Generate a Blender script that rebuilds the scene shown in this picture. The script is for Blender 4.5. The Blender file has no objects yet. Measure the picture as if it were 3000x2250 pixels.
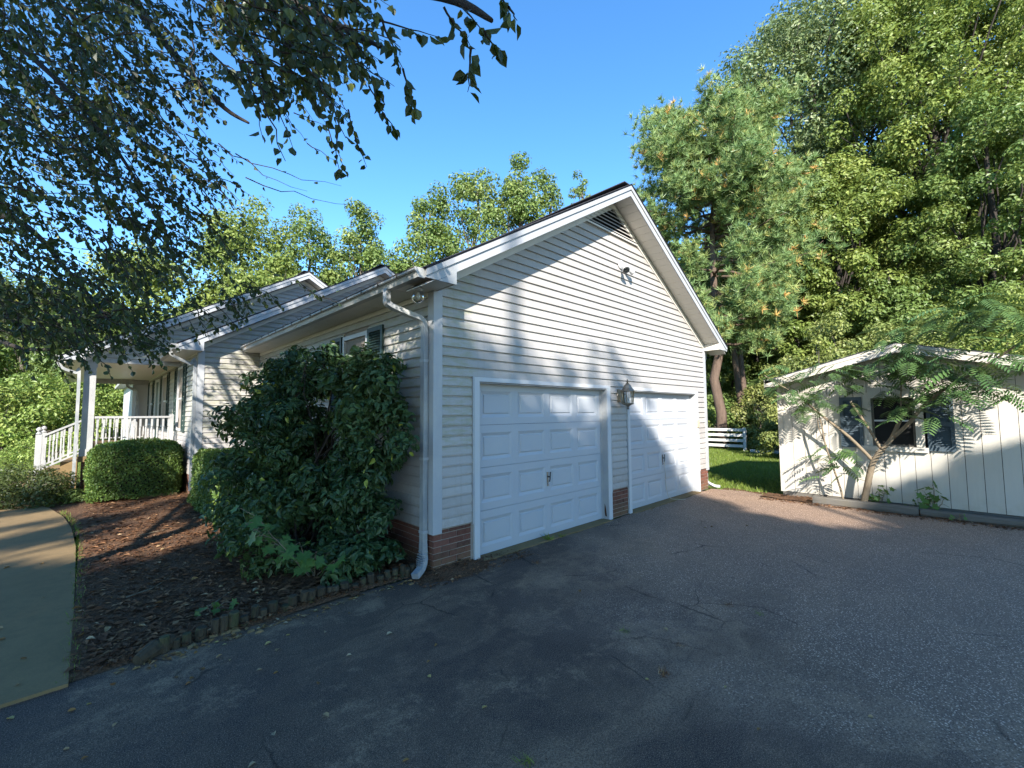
import bpy, math, random
import numpy as np
from mathutils import Vector, Matrix, noise as mnoise

rng = np.random.default_rng(7)
random.seed(7)
SC = bpy.context.scene
COL = SC.collection

# ------------------------------------------------------------------ camera
CAM = np.array([-2.773, -4.1202, 1.7572])
YAW, PITCH, ROLL, FOC = 0.7697, 0.0655, -0.0076, 1276.8      # focal length in 3000-px units


def cam_basis():
    f = np.array([math.sin(YAW) * math.cos(PITCH), math.cos(YAW) * math.cos(PITCH), math.sin(PITCH)])
    r = np.array([math.cos(YAW), -math.sin(YAW), 0.0])
    u = np.cross(r, f)
    return r * math.cos(ROLL) + u * math.sin(ROLL), -r * math.sin(ROLL) + u * math.cos(ROLL), f


CR, CU, CF = cam_basis()
cam = bpy.data.cameras.new('camera')
cam.sensor_width = 36.0
cam.lens = FOC / 3000 * 36
cam.clip_start = 0.05
cam.clip_end = 2000
camo = bpy.data.objects.new('camera', cam)
COL.objects.link(camo)
camo.matrix_world = Matrix((
    (CR[0], CU[0], -CF[0], CAM[0]), (CR[1], CU[1], -CF[1], CAM[1]), (CR[2], CU[2], -CF[2], CAM[2]), (0, 0, 0, 1)))
SC.camera = camo

# ------------------------------------------------------------------ light
SUN = np.array([-1.06, -1.0, 0.84]); SUN /= np.linalg.norm(SUN)      # towards the sun
SUN_EL = math.asin(SUN[2])
world = bpy.data.worlds.new('World')
SC.world = world
world.use_nodes = True
wn = world.node_tree.nodes
wl = world.node_tree.links
wn.clear()
sky = wn.new('ShaderNodeTexSky')
sky.sky_type = 'NISHITA'
sky.sun_disc = False
sky.sun_elevation = SUN_EL
sky.sun_rotation = math.atan2(SUN[0], SUN[1])
sky.altitude = 100
sky.air_density = 1.0
sky.dust_density = 0.0
sky.ozone_density = 3.0
bg = wn.new('ShaderNodeBackground')
bg.inputs['Strength'].default_value = 0.145
wout = wn.new('ShaderNodeOutputWorld')
hsv = wn.new('ShaderNodeHueSaturation')
hsv.inputs['Saturation'].default_value = 1.22
wl.new(sky.outputs[0], hsv.inputs['Color'])
wl.new(hsv.outputs[0], bg.inputs['Color'])
wl.new(bg.outputs[0], wout.inputs['Surface'])

sun = bpy.data.lights.new('sun', 'SUN')
sun.energy = 5.0
sun.angle = math.radians(0.55)
sun.color = (1.0, 0.94, 0.87)
suno = bpy.data.objects.new('sun', sun)
COL.objects.link(suno)
suno.rotation_euler = Vector(SUN).to_track_quat('Z', 'Y').to_euler()
suno.location = (-20, -20, 20)

vs = SC.view_settings
vs.view_transform = 'Standard'
vs.look = 'None'
vs.exposure = 1.52
vs.gamma = 1.0
vs.use_curve_mapping = False
SC.render.engine = 'CYCLES'
SC.cycles.max_bounces = 7
SC.cycles.diffuse_bounces = 4
SC.cycles.transmission_bounces = 5
SC.cycles.transparent_max_bounces = 8
SC.cycles.use_denoising = True


# ------------------------------------------------------------------ survey helpers (photo pixels -> world points)
def ray(px, py):
    return CF + CR * (px - 1500) / FOC - CU * (py - 1125) / FOC


def at(px, py, depth):
    return CAM + ray(px, py) * depth


def on(px, py, axis, val):
    d = ray(px, py)
    return CAM + d * ((val - CAM[axis]) / d[axis])


# ------------------------------------------------------------------ node materials
class NT:
    def __init__(self, name):
        self.m = bpy.data.materials.new(name)
        self.m.use_nodes = True
        self.t = self.m.node_tree
        self.t.nodes.clear()
        self.out = self.n('ShaderNodeOutputMaterial')

    def n(self, kind, **kw):
        x = self.t.nodes.new(kind)
        for k, v in kw.items():
            setattr(x, k, v)
        return x

    def link(self, a, b):
        self.t.links.new(a, b)

    def set(self, sock, v):
        if hasattr(v, 'links') or isinstance(v, bpy.types.NodeSocket):
            self.link(v, sock)
        elif isinstance(v, (tuple, list)) and len(v) == 3 and sock.type == 'RGBA':
            sock.default_value = (*v, 1)
        else:
            sock.default_value = v

    def pos(self):
        return self.n('ShaderNodeNewGeometry').outputs['Position']

    def obj(self):
        return self.n('ShaderNodeTexCoord').outputs['Object']

    def rnd(self):
        return self.n('ShaderNodeObjectInfo').outputs['Random']

    def mapping(self, v, scale=(1, 1, 1), loc=(0, 0, 0), rot=(0, 0, 0)):
        x = self.n('ShaderNodeMapping')
        self.link(v, x.inputs['Vector'])
        x.inputs['Scale'].default_value = scale
        x.inputs['Location'].default_value = loc
        x.inputs['Rotation'].default_value = rot
        return x.outputs[0]

    def noise(self, v, scale=5, detail=4, rough=.55, dist=0.0):
        x = self.n('ShaderNodeTexNoise')
        self.link(v, x.inputs['Vector'])
        x.inputs['Scale'].default_value = scale
        x.inputs['Detail'].default_value = detail
        x.inputs['Roughness'].default_value = rough
        x.inputs['Distortion'].default_value = dist
        return x.outputs['Fac']

    def voronoi(self, v, scale=5, feature='F1', out='Distance', rand=1.0):
        x = self.n('ShaderNodeTexVoronoi', feature=feature)
        self.link(v, x.inputs['Vector'])
        x.inputs['Scale'].default_value = scale
        x.inputs['Randomness'].default_value = rand
        return x.outputs[out]

    def ramp(self, fac, stops, interp='LINEAR'):
        x = self.n('ShaderNodeValToRGB')
        x.color_ramp.interpolation = interp
        el = x.color_ramp.elements
        while len(el) < len(stops):
            el.new(0.5)
        for e, (p, c) in zip(el, stops):
            e.position = p
            e.color = (c, c, c, 1) if isinstance(c, (int, float)) else (*c, 1)
        self.set(x.inputs['Fac'], fac)
        return x.outputs['Color']

    def mix(self, fac, a, b, mode='MIX'):
        x = self.n('ShaderNodeMix', data_type='RGBA', blend_type=mode)
        self.set(x.inputs['Factor'], fac)
        self.set(x.inputs['A'] if False else x.inputs[6], a)
        self.set(x.inputs[7], b)
        return x.outputs[2]

    def math(self, op, a, b=0.0, clamp=False):
        x = self.n('ShaderNodeMath', operation=op, use_clamp=clamp)
        self.set(x.inputs[0], a)
        self.set(x.inputs[1], b)
        return x.outputs[0]

    def bump(self, h, strength=.3, dist=.01, normal=None):
        x = self.n('ShaderNodeBump')
        self.set(x.inputs['Height'], h)
        x.inputs['Strength'].default_value = strength
        x.inputs['Distance'].default_value = dist
        if normal is not None:
            self.link(normal, x.inputs['Normal'])
        return x.outputs[0]

    def bsdf(self, color, rough=.6, normal=None, spec=.4, metal=0.0, trans=0.0, ior=1.45):
        b = self.n('ShaderNodeBsdfPrincipled')
        self.set(b.inputs['Base Color'], color)
        self.set(b.inputs['Roughness'], rough)
        b.inputs['Specular IOR Level'].default_value = spec
        b.inputs['Metallic'].default_value = metal
        b.inputs['Transmission Weight'].default_value = trans
        b.inputs['IOR'].default_value = ior
        if normal is not None:
            self.link(normal, b.inputs['Normal'])
        return b.outputs[0]

    def done(self, sh):
        self.link(sh, self.out.inputs['Surface'])
        return self.m


def leaf_material(name, stops, trans=.32, rough=.42, spec=.35, tcol=None, patch=True):
    t = NT(name)
    at_ = t.n('ShaderNodeAttribute', attribute_name='tint')
    col = t.ramp(at_.outputs['Fac'], stops)
    pat = t.noise(t.pos(), 0.5, 3)
    if tcol is None:
        col = t.mix(t.ramp(pat, [(.35, 0.0), (.7, .35)]), col, (.12, .16, .04))
    if tcol is None and name in ('yellow_green_leaf', 'mid_green_leaf', 'dark_leaf', 'grey_green_leaf', 'pale_leaf'):
        k = t.ramp(t.noise(t.pos(), .75, 4, .6), [(.50, 0.0), (.72, .38)])
        col = t.mix(k, col, (.40, .40, .10))
        col = t.mix(t.math('MULTIPLY', t.rnd(), .3), col, (.17, .25, .06))
    pr = t.bsdf(col, rough, spec=spec)
    tr = t.n('ShaderNodeBsdfTranslucent')
    t.set(tr.inputs['Color'], tcol if tcol else t.mix(.5, col, (.20, .24, .03)))
    mx = t.n('ShaderNodeMixShader')
    mx.inputs[0].default_value = trans
    t.link(pr, mx.inputs[1])
    t.link(tr.outputs[0], mx.inputs[2])
    return t.done(mx.outputs[0])


def simple(name, col, rough=.5, spec=.4, metal=0.0, var=.12, scale=6, bump=0.0):
    t = NT(name)
    nz = t.noise(t.pos(), scale, 5, .6)
    dark = tuple(c * (1 - var * 2) for c in col)
    c = t.mix(nz, dark, tuple(min(1, c * (1 + var)) for c in col))
    nrm = t.bump(t.noise(t.pos(), scale * 9, 4), bump, .004) if bump else None
    return t.done(t.bsdf(c, rough, nrm, spec, metal))


def mat_siding():
    t = NT('vinyl_siding')
    p = t.pos()
    r = t.rnd()
    base = t.mix(r, (.335, .315, .298), (.38, .36, .34))
    streak = t.noise(t.mapping(p, (1.2, 1.2, 7)), 1.6, 5, .6)
    base = t.mix(t.ramp(streak, [(.45, 0.0), (.8, .45)]), base, (.26, .245, .22))
    mild = t.noise(t.mapping(p, (2.2, 2.2, 9.0)), 2.2, 6, .7)
    big = t.noise(p, .55, 3)
    grn = t.math('MULTIPLY', t.ramp(mild, [(.5, 0.0), (.66, 1.0)]), t.ramp(big, [(.48, 0.0), (.62, .55)]))
    # algae grows on the boards beside the first door, where the bush keeps the corner damp
    sx = t.n('ShaderNodeSeparateXYZ'); t.link(p, sx.inputs[0])
    damp = t.math('MULTIPLY', t.ramp(sx.outputs['Z'], [(.0, 0.0), (.62, 0.0), (.66, 1.0), (.87, 1.0), (.9, 0.0)]), 1.0)
    zz = t.math('MULTIPLY', sx.outputs['Z'], .5)
    zr = t.ramp(zz, [(.62, 0.0), (.7, 1.0), (1.0, 1.0)])
    xr = t.ramp(t.math('MULTIPLY', sx.outputs['X'], .25), [(0.0, .9), (.13, .9), (.16, .15), (1.0, .1)])
    alg = t.math('MULTIPLY', t.math('MULTIPLY', zr, xr), t.ramp(mild, [(.42, 0.0), (.6, 1.0)]))
    base = t.mix(t.math('MULTIPLY', alg, .55), base, (.25, .26, .13))
    base = t.mix(t.math('MULTIPLY', grn, .3), base, (.27, .26, .19))
    spl = t.math('MULTIPLY', t.ramp(sx.outputs['Z'], [(.45, .8), (.95, 0.0)]), t.ramp(t.noise(p, 7, 6, .7), [(.40, 0.0), (.65, 1.0)]))
    base = t.mix(t.math('MULTIPLY', spl, .6), base, (.20, .17, .125))
    drip = t.noise(t.mapping(p, (14, 14, .7)), 1.6, 6, .7)
    base = t.mix(t.ramp(drip, [(.52, 0.0), (.72, .35)]), base, (.22, .205, .18))
    grain = t.noise(t.mapping(p, (4, 4, 60)), 8, 4, .6)
    wav = t.noise(t.mapping(p, (1.5, 1.5, 3)), 1.2, 2)
    n1 = t.bump(wav, .25, .02)
    return t.done(t.bsdf(base, .48, t.bump(grain, .08, .002, n1), .35))


def mat_white(name='white_paint', col=(.74, .75, .75), dirt=.35):
    t = NT(name)
    p = t.pos()
    a = t.noise(p, 2.0, 6, .65)
    b = t.noise(t.mapping(p, (9, 9, 1.2)), 2.5, 5, .65)
    c = t.mix(t.math('MULTIPLY', t.ramp(a, [(.45, 0.0), (.75, 1.0)]), dirt), col, (.48, .47, .42))
    c = t.mix(t.math('MULTIPLY', t.ramp(b, [(.5, 0.0), (.75, 1.0)]), dirt * .8), c, (.42, .42, .38))
    return t.done(t.bsdf(c, .42, t.bump(t.noise(p, 45, 3), .06, .002), .4))


def mat_shed():
    t = NT('shed_paint')
    p = t.pos()
    r = t.rnd()
    base = t.mix(r, (.40, .372, .32), (.45, .42, .365))
    b = t.noise(t.mapping(p, (7, 7, .8)), 2.5, 6, .65)
    base = t.mix(t.ramp(b, [(.45, 0.0), (.8, .4)]), base, (.50, .47, .39))
    sx = t.n('ShaderNodeSeparateXYZ'); t.link(p, sx.inputs[0])
    low = t.math('MULTIPLY', t.ramp(sx.outputs['Z'], [(0.05, 1.0), (.35, 0.0)]), t.ramp(t.noise(p, 6, 5), [(.4, 0.0), (.7, .8)]))
    base = t.mix(low, base, (.33, .30, .23))
    return t.done(t.bsdf(base, .62, t.bump(t.noise(t.mapping(p, (30, 30, 3)), 3, 4), .15, .004), .25))


def mat_brick():
    t = NT('red_brick')
    r = t.rnd()
    p = t.pos()
    c = t.ramp(r, [(0, (.075, .032, .023)), (.35, (.125, .046, .032)), (.7, (.155, .060, .042)), (1, (.10, .05, .038))])
    n = t.noise(p, 30, 5, .65)
    c = t.mix(t.ramp(n, [(.4, 0.0), (.8, .35)]), c, (.24, .15, .11))
    sx = t.n('ShaderNodeSeparateXYZ'); t.link(p, sx.inputs[0])
    low = t.math('MULTIPLY', t.ramp(sx.outputs['Z'], [(0.0, .8), (.28, 0.0)]), t.ramp(t.noise(p, 9, 4), [(.3, 0.0), (.6, 1.0)]))
    c = t.mix(low, c, (.13, .10, .05))
    return t.done(t.bsdf(c, .85, t.bump(t.noise(p, 90, 4), .5, .004), .2))


def mat_asphalt():
    t = NT('asphalt')
    p = t.pos()
    w = t.noise(p, 1.1, 4, .6)
    pw = t.n('ShaderNodeMix', data_type='VECTOR')
    pw.inputs[0].default_value = .22
    t.link(p, pw.inputs[4])
    wc = t.n('ShaderNodeTexNoise'); t.link(p, wc.inputs['Vector']); wc.inputs['Scale'].default_value = 1.1; wc.inputs['Detail'].default_value = 8; wc.inputs['Roughness'].default_value = .62
    t.link(wc.outputs['Color'], pw.inputs[5])
    pd = pw.outputs[1]
    big = t.noise(pd, .42, 5, .62)
    mid = t.noise(pd, 1.3, 6, .7, .4)
    fine = t.noise(p, 70, 3, .7)
    vf = t.noise(p, 170, 2, .7)
    col = t.mix(t.ramp(big, [(.42, 0.0), (.62, 1.0)]), (.058, .050, .045), (.125, .103, .086))
    col = t.mix(t.ramp(mid, [(.50, 0.0), (.70, .8)]), col, (.165, .138, .112))
    col = t.mix(t.ramp(t.noise(pd, 4.5, 6, .75), [(.42, .65), (.6, 0.0)]), col, (.032, .029, .029))
    col = t.mix(t.ramp(t.noise(p, 16, 5, .75), [(.40, .5), (.58, 0.0)]), col, (.034, .031, .030))
    seal = t.noise(t.mapping(pd, (1, 1, 1), (2.7, 8.1, 0)), .95, 9, .75)
    col = t.mix(t.ramp(seal, [(.49, 0.0), (.55, .95)]), col, (.030, .027, .030))
    tan = t.noise(t.mapping(pd, (1, 1, 1), (6.3, 1.9, 0)), 1.25, 10, .80)
    col = t.mix(t.ramp(tan, [(.53, 0.0), (.62, .7)]), col, (.20, .17, .135))
    # tan dust washed along the bed side and by the shed
    dust = t.noise(t.mapping(pd, (.35, 1.3, 1), rot=(0, 0, .5)), 1.1, 5, .65)
    col = t.mix(t.ramp(dust, [(.56, 0.0), (.74, .6)]), col, (.24, .195, .15))
    # bare stretch where the sealer has worn off and pale grit shows (towards the right foreground)
    sx = t.n('ShaderNodeSeparateXYZ'); t.link(p, sx.inputs[0])
    farx = t.ramp(t.math('MULTIPLY', sx.outputs['X'], .1), [(.30, 0.0), (.66, .7), (.74, .95)])
    col = t.mix(t.math('MULTIPLY', farx, t.ramp(t.noise(pd, 1.6, 6, .7), [(.36, .15), (.62, 1.0)])), col, (.21, .18, .145))
    along = t.math('ADD', t.math('MULTIPLY', sx.outputs['X'], .18), t.math('MULTIPLY', sx.outputs['Y'], -.12))
    worn = t.ramp(t.math('ADD', along, t.math('MULTIPLY', t.math('SUBTRACT', big, .5), 1.5)), [(.30, 0.0), (.75, 1.0)])
    col = t.mix(t.math('MULTIPLY', worn, .65), col, (.150, .134, .130))
    sp = t.voronoi(p, 84, 'F1', 'Distance')
    spc = t.voronoi(p, 84, 'F1', 'Color')
    scs = t.n('ShaderNodeSeparateXYZ'); t.link(spc, scs.inputs[0])
    speck = t.math('MULTIPLY', t.math('LESS_THAN', sp, .38), t.math('GREATER_THAN', scs.outputs[0], .52))
    speck = t.math('MULTIPLY', speck, t.ramp(t.math('MULTIPLY', worn, t.noise(pd, 2.2, 3)), [(.14, 0.0), (.40, 1.0)]))
    col = t.mix(t.math('MULTIPLY', speck, .8), col, (.46, .44, .43))
    col = t.mix(t.ramp(fine, [(.36, .75), (.62, 0.0)]), col, (.018, .017, .017))
    col = t.mix(t.ramp(vf, [(.5, 0.0), (.68, .5)]), col, (.26, .24, .22))
    # cracks
    ck = t.voronoi(pd, .62, 'DISTANCE_TO_EDGE', 'Distance')
    ck2 = t.voronoi(t.mapping(pd, (1, 1, 1), (3.1, 1.7, 0)), 1.5, 'DISTANCE_TO_EDGE', 'Distance')
    m1 = t.math('MULTIPLY', t.ramp(ck, [(.0, .8), (.007, 0.0)]), t.ramp(t.noise(p, 1.1, 4), [(.53, 0.0), (.6, 1.0)]))
    m2 = t.math('MULTIPLY', t.ramp(ck2, [(.0, .8), (.009, 0.0)]), t.ramp(t.noise(t.mapping(p, (1, 1, 1), (9, 4, 0)), 1.0, 4), [(.56, 0.0), (.64, 1.0)]))
    crk = t.math('MAXIMUM', m1, m2)
    col = t.mix(crk, col, (.008, .008, .009))
    col = t.mix(1.0, col, (1.86, 1.42, 1.06), 'MULTIPLY')
    h = t.math('ADD', t.math('MULTIPLY', fine, .6), t.math('MULTIPLY', t.voronoi(p, 60), .8))
    h = t.math('SUBTRACT', h, t.math('MULTIPLY', crk, 2.0))
    return t.done(t.bsdf(col, .82, t.bump(h, .55, .006), .25))


def mat_concrete():
    t = NT('concrete')
    p = t.pos()
    a = t.noise(p, 1.0, 6, .65)
    b = t.noise(p, 9, 5, .7)
    c = t.mix(a, (.12, .105, .062), (.23, .20, .13))
    c = t.mix(t.ramp(b, [(.45, 0.0), (.75, .6)]), c, (.10, .10, .065))
    c = t.mix(t.ramp(t.noise(p, 120, 3), [(.45, .35), (.7, 0.0)]), c, (.08, .08, .07))
    c = t.mix(1.0, c, (1.34, 1.03, .74), 'MULTIPLY')
    return t.done(t.bsdf(c, .88, t.bump(t.noise(p, 80, 4), .35, .004), .2))


def mat_soil():
    t = NT('mulch_soil')
    p = t.pos()
    a = t.noise(p, 3.0, 6, .7)
    b = t.noise(t.mapping(p, (1, 2.2, 1), rot=(0, 0, .7)), 22, 5, .7)
    c = t.mix(a, (.072, .048, .032), (.19, .118, .076))
    c = t.mix(t.ramp(b, [(.48, 0.0), (.7, .8)]), c, (.17, .095, .055))
    c = t.mix(t.ramp(t.noise(p, 60, 4), [(.35, .7), (.6, 0.0)]), c, (.022, .014, .009))
    c = t.mix(1.0, c, (1.1, 1.0, .88), 'MULTIPLY')
    return t.done(t.bsdf(c, .95, t.bump(t.math('ADD', b, t.noise(p, 60, 4)), .9, .02), .15))


def mat_lawn():
    t = NT('lawn_ground')
    p = t.pos()
    a = t.noise(p, .8, 5, .6)
    b = t.noise(p, 30, 4, .7)
    c = t.mix(a, (.085, .12, .022), (.17, .20, .04))
    c = t.mix(t.ramp(b, [(.4, .6), (.7, 0.0)]), c, (.03, .05, .01))
    return t.done(t.bsdf(c, .9, t.bump(b, .8, .03), .15))


def mat_shingle():
    t = NT('asphalt_shingle')
    p = t.pos()
    c = t.mix(t.noise(p, 14, 4, .7), (.022, .024, .030), (.060, .062, .072))
    c = t.mix(t.ramp(t.noise(p, 160, 2), [(.5, 0.0), (.8, .6)]), c, (.12, .12, .13))
    return t.done(t.bsdf(c, .85, t.bump(t.noise(p, 120, 3), .5, .005), .2))


def mat_bark(name, a, b, scale=6, stretch=.25):
    t = NT(name)
    p = t.pos()
    n = t.noise(t.mapping(p, (1, 1, stretch)), scale * 3, 6, .7)
    c = t.mix(n, a, b)
    return t.done(t.bsdf(c, .9, t.bump(n, .8, .03), .15))


def mat_glass(name, tint=(.012, .014, .016)):
    t = NT(name)
    n = t.bump(t.noise(t.pos(), 1.6, 2), .06, .02)
    return t.done(t.bsdf(tint, .04, n, .6))


def mat_clear(name):
    t = NT(name)
    gl = t.n('ShaderNodeBsdfGlossy'); gl.inputs['Roughness'].default_value = .05
    tr = t.n('ShaderNodeBsdfTransparent'); tr.inputs['Color'].default_value = (.93, .94, .93, 1)
    fr = t.n('ShaderNodeFresnel'); fr.inputs['IOR'].default_value = 1.5
    mx = t.n('ShaderNodeMixShader')
    t.link(fr.outputs[0], mx.inputs[0]); t.link(tr.outputs[0], mx.inputs[1]); t.link(gl.outputs[0], mx.inputs[2])
    return t.done(mx.outputs[0])


def mat_weathered():
    t = NT('weathered_wood')
    p = t.pos()
    n = t.noise(t.mapping(p, (3, .6, 14)), 5, 6, .7)
    c = t.mix(n, (.06, .055, .048), (.18, .165, .14))
    c = t.mix(t.ramp(t.noise(p, 2.5, 4), [(.5, 0.0), (.7, .6)]), c, (.10, .085, .055))
    return t.done(t.bsdf(c, .9, t.bump(n, .6, .006), .15))


def mat_log():
    t = NT('edging_log_wood')
    p = t.pos()
    n = t.noise(t.mapping(p, (8, 8, 1.2)), 6, 6, .7)
    c = t.mix(t.rnd(), (.05, .040, .026), (.10, .078, .048))
    c = t.mix(t.ramp(n, [(.4, 0.0), (.65, .9)]), c, (.035, .03, .022))
    c = t.mix(t.ramp(t.noise(p, 5, 4), [(.5, 0.0), (.7, .7)]), c, (.06, .08, .03))
    return t.done(t.bsdf(c, .9, t.bump(n, .8, .01), .15))


M = {}
M['siding'] = mat_siding()
M['white'] = mat_white('white_paint', (.46, .47, .48), .4)
M['porch'] = mat_white('weathered_shaded_porch_paint', (.30, .30, .295), .6)  # porch shade put into the colour: darker than the house white
M['trim'] = mat_white('trim_aluminium', (.33, .34, .35), .5)
M['door'] = mat_white('garage_door_paint', (.36, .375, .395), .2)
M['soffit'] = mat_white('soffit_vinyl', (.58, .55, .49), .35)
M['gutter'] = mat_white('gutter_metal', (.30, .30, .29), .95)
M['gutter_dark'] = simple('gutter_grime', (.055, .05, .045), .8, .2, var=.3)
M['downspout'] = mat_white('downspout_metal', (.24, .25, .255), .9)
M['shed'] = mat_shed()
M['brick'] = mat_brick()
M['mortar'] = simple('mortar', (.30, .26, .22), .9, .15, var=.25, scale=20)
M['asphalt'] = mat_asphalt()
M['concrete'] = mat_concrete()
M['soil'] = mat_soil()
M['lawn'] = mat_lawn()
M['shingle'] = mat_shingle()
M['glass'] = mat_glass('window_glass')
M['clear'] = mat_clear('clear_glass')
M['shutter'] = simple('shutter_green', (.022, .045, .040), .5, .4, var=.2)
M['shutter_shed'] = simple('shutter_blue_black', (.055, .078, .095), .55, .35, var=.2)
M['inside'] = simple('dark_interior', (.02, .02, .02), .9, .1)
M['weathered'] = mat_weathered()
M['log'] = mat_log()
M['log_end'] = simple('log_end_grain', (.10, .085, .06), .95, .1, var=.3, scale=30)
M['pine_bark'] = mat_bark('pine_bark', (.03, .022, .018), (.19, .135, .10), 3)
M['bark'] = mat_bark('grey_bark', (.05, .043, .035), (.17, .15, .12), 4)
M['dark_bark'] = mat_bark('dark_bark', (.018, .016, .014), (.06, .05, .042), 5)
M['mimosa_bark'] = mat_bark('mimosa_bark', (.12, .095, .065), (.24, .19, .13), 3, .6)
M['brass'] = simple('aged_brass', (.30, .26, .20), .42, .5, .75, var=.25, scale=30)
M['black_metal'] = simple('black_metal', (.02, .02, .02), .4, .5)
M['chrome'] = simple('worn_chrome', (.55, .55, .54), .25, .5, 1.0)
M['beige'] = simple('beige_plastic', (.42, .36, .26), .5, .4)
M['rust'] = simple('rust_stain', (.07, .03, .015), .9, .1)
M['rubber'] = simple('rubber_seal', (.015, .015, .015), .8, .2)
M['curtain'] = simple('pale_curtain', (.6, .58, .52), .8, .1)
M['fence'] = simple('fence_white', (.62, .60, .54), .8, .2, var=.2, scale=5)
M['path_light'] = simple('grass_stub', (.1, .1, .1), .8)

M['leaf_birch'] = leaf_material('birch_leaf', [(0, (.010, .019, .008)), (.45, (.021, .034, .012)), (.85, (.050, .070, .022)), (.96, (.15, .17, .04)), (1, (.30, .27, .05))], .2)
M['leaf_camellia'] = leaf_material('camellia_leaf', [(0, (.014, .036, .016)), (.5, (.032, .070, .028)), (.93, (.07, .125, .045)), (1, (.27, .29, .04))], .18, .36, .3)
M['leaf_hedge'] = leaf_material('hedge_leaf', [(0, (.045, .09, .020)), (.6, (.085, .155, .032)), (1, (.20, .26, .055))], .3)
M['leaf_azalea'] = leaf_material('azalea_leaf', [(0, (.020, .030, .010)), (.6, (.045, .060, .018)), (1, (.09, .08, .025))], .25)
M['leaf_maple'] = leaf_material('maple_leaf', [(0, (.04, .11, .025)), (1, (.085, .18, .04))], .35)
M['leaf_yellow'] = leaf_material('yellow_green_leaf', [(0, (.085, .13, .028)), (.5, (.19, .25, .055)), (1, (.40, .43, .12))], .38)
M['leaf_lime'] = leaf_material('lime_leaf', [(0, (.11, .19, .035)), (.5, (.24, .33, .07)), (1, (.45, .48, .14))], .38)
M['leaf_mid'] = leaf_material('mid_green_leaf', [(0, (.065, .12, .034)), (.6, (.15, .225, .060)), (1, (.33, .38, .13))], .36)
M['leaf_grey'] = leaf_material('grey_green_leaf', [(0, (0.06, 0.103, 0.051)), (0.6, (0.138, 0.19, 0.094)), (1, (0.309, 0.345, 0.19))], .28)
M['leaf_pale'] = leaf_material('pale_leaf', [(0, (0.089, 0.113, 0.032)), (0.5, (0.202, 0.228, 0.063)), (1, (0.455, 0.43, 0.177))], .3)
M['leaf_dark'] = leaf_material('dark_leaf', [(0, (.035, .065, .020)), (.6, (.075, .125, .036)), (1, (.15, .20, .06))], .3)
M['leaf_mimosa'] = leaf_material('mimosa_leaf', [(0, (.055, .12, .048)), (.8, (.11, .20, .065)), (1, (.25, .27, .06))], .3)
M['needle'] = leaf_material('pine_needle', [(0, (0.129, 0.227, 0.085)), (0.55, (0.242, 0.349, 0.133)), (0.85, (0.398, 0.428, 0.133)), (0.96, (0.685, 0.456, 0.145)), (1, (0.771, 0.401, 0.145))], .25)
M['grass'] = leaf_material('grass_blade', [(0, (.08, .14, .022)), (.6, (.16, .23, .035)), (1, (.30, .31, .07))], .35)
M['litter'] = leaf_material('leaf_litter', [(0, (0.047, 0.022, 0.011)), (0.5, (0.132, 0.062, 0.029)), (0.85, (0.248, 0.128, 0.059)), (1, (0.575, 0.41, 0.227))], .05, .8, .2, (.1, .06, .03))
M['fallen'] = leaf_material('fallen_leaf', [(0, (.16, .075, .03)), (.4, (.28, .16, .055)), (.75, (.36, .28, .17)), (1, (.34, .27, .07))], .1, .7, .2, (.3, .2, .05))


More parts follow.
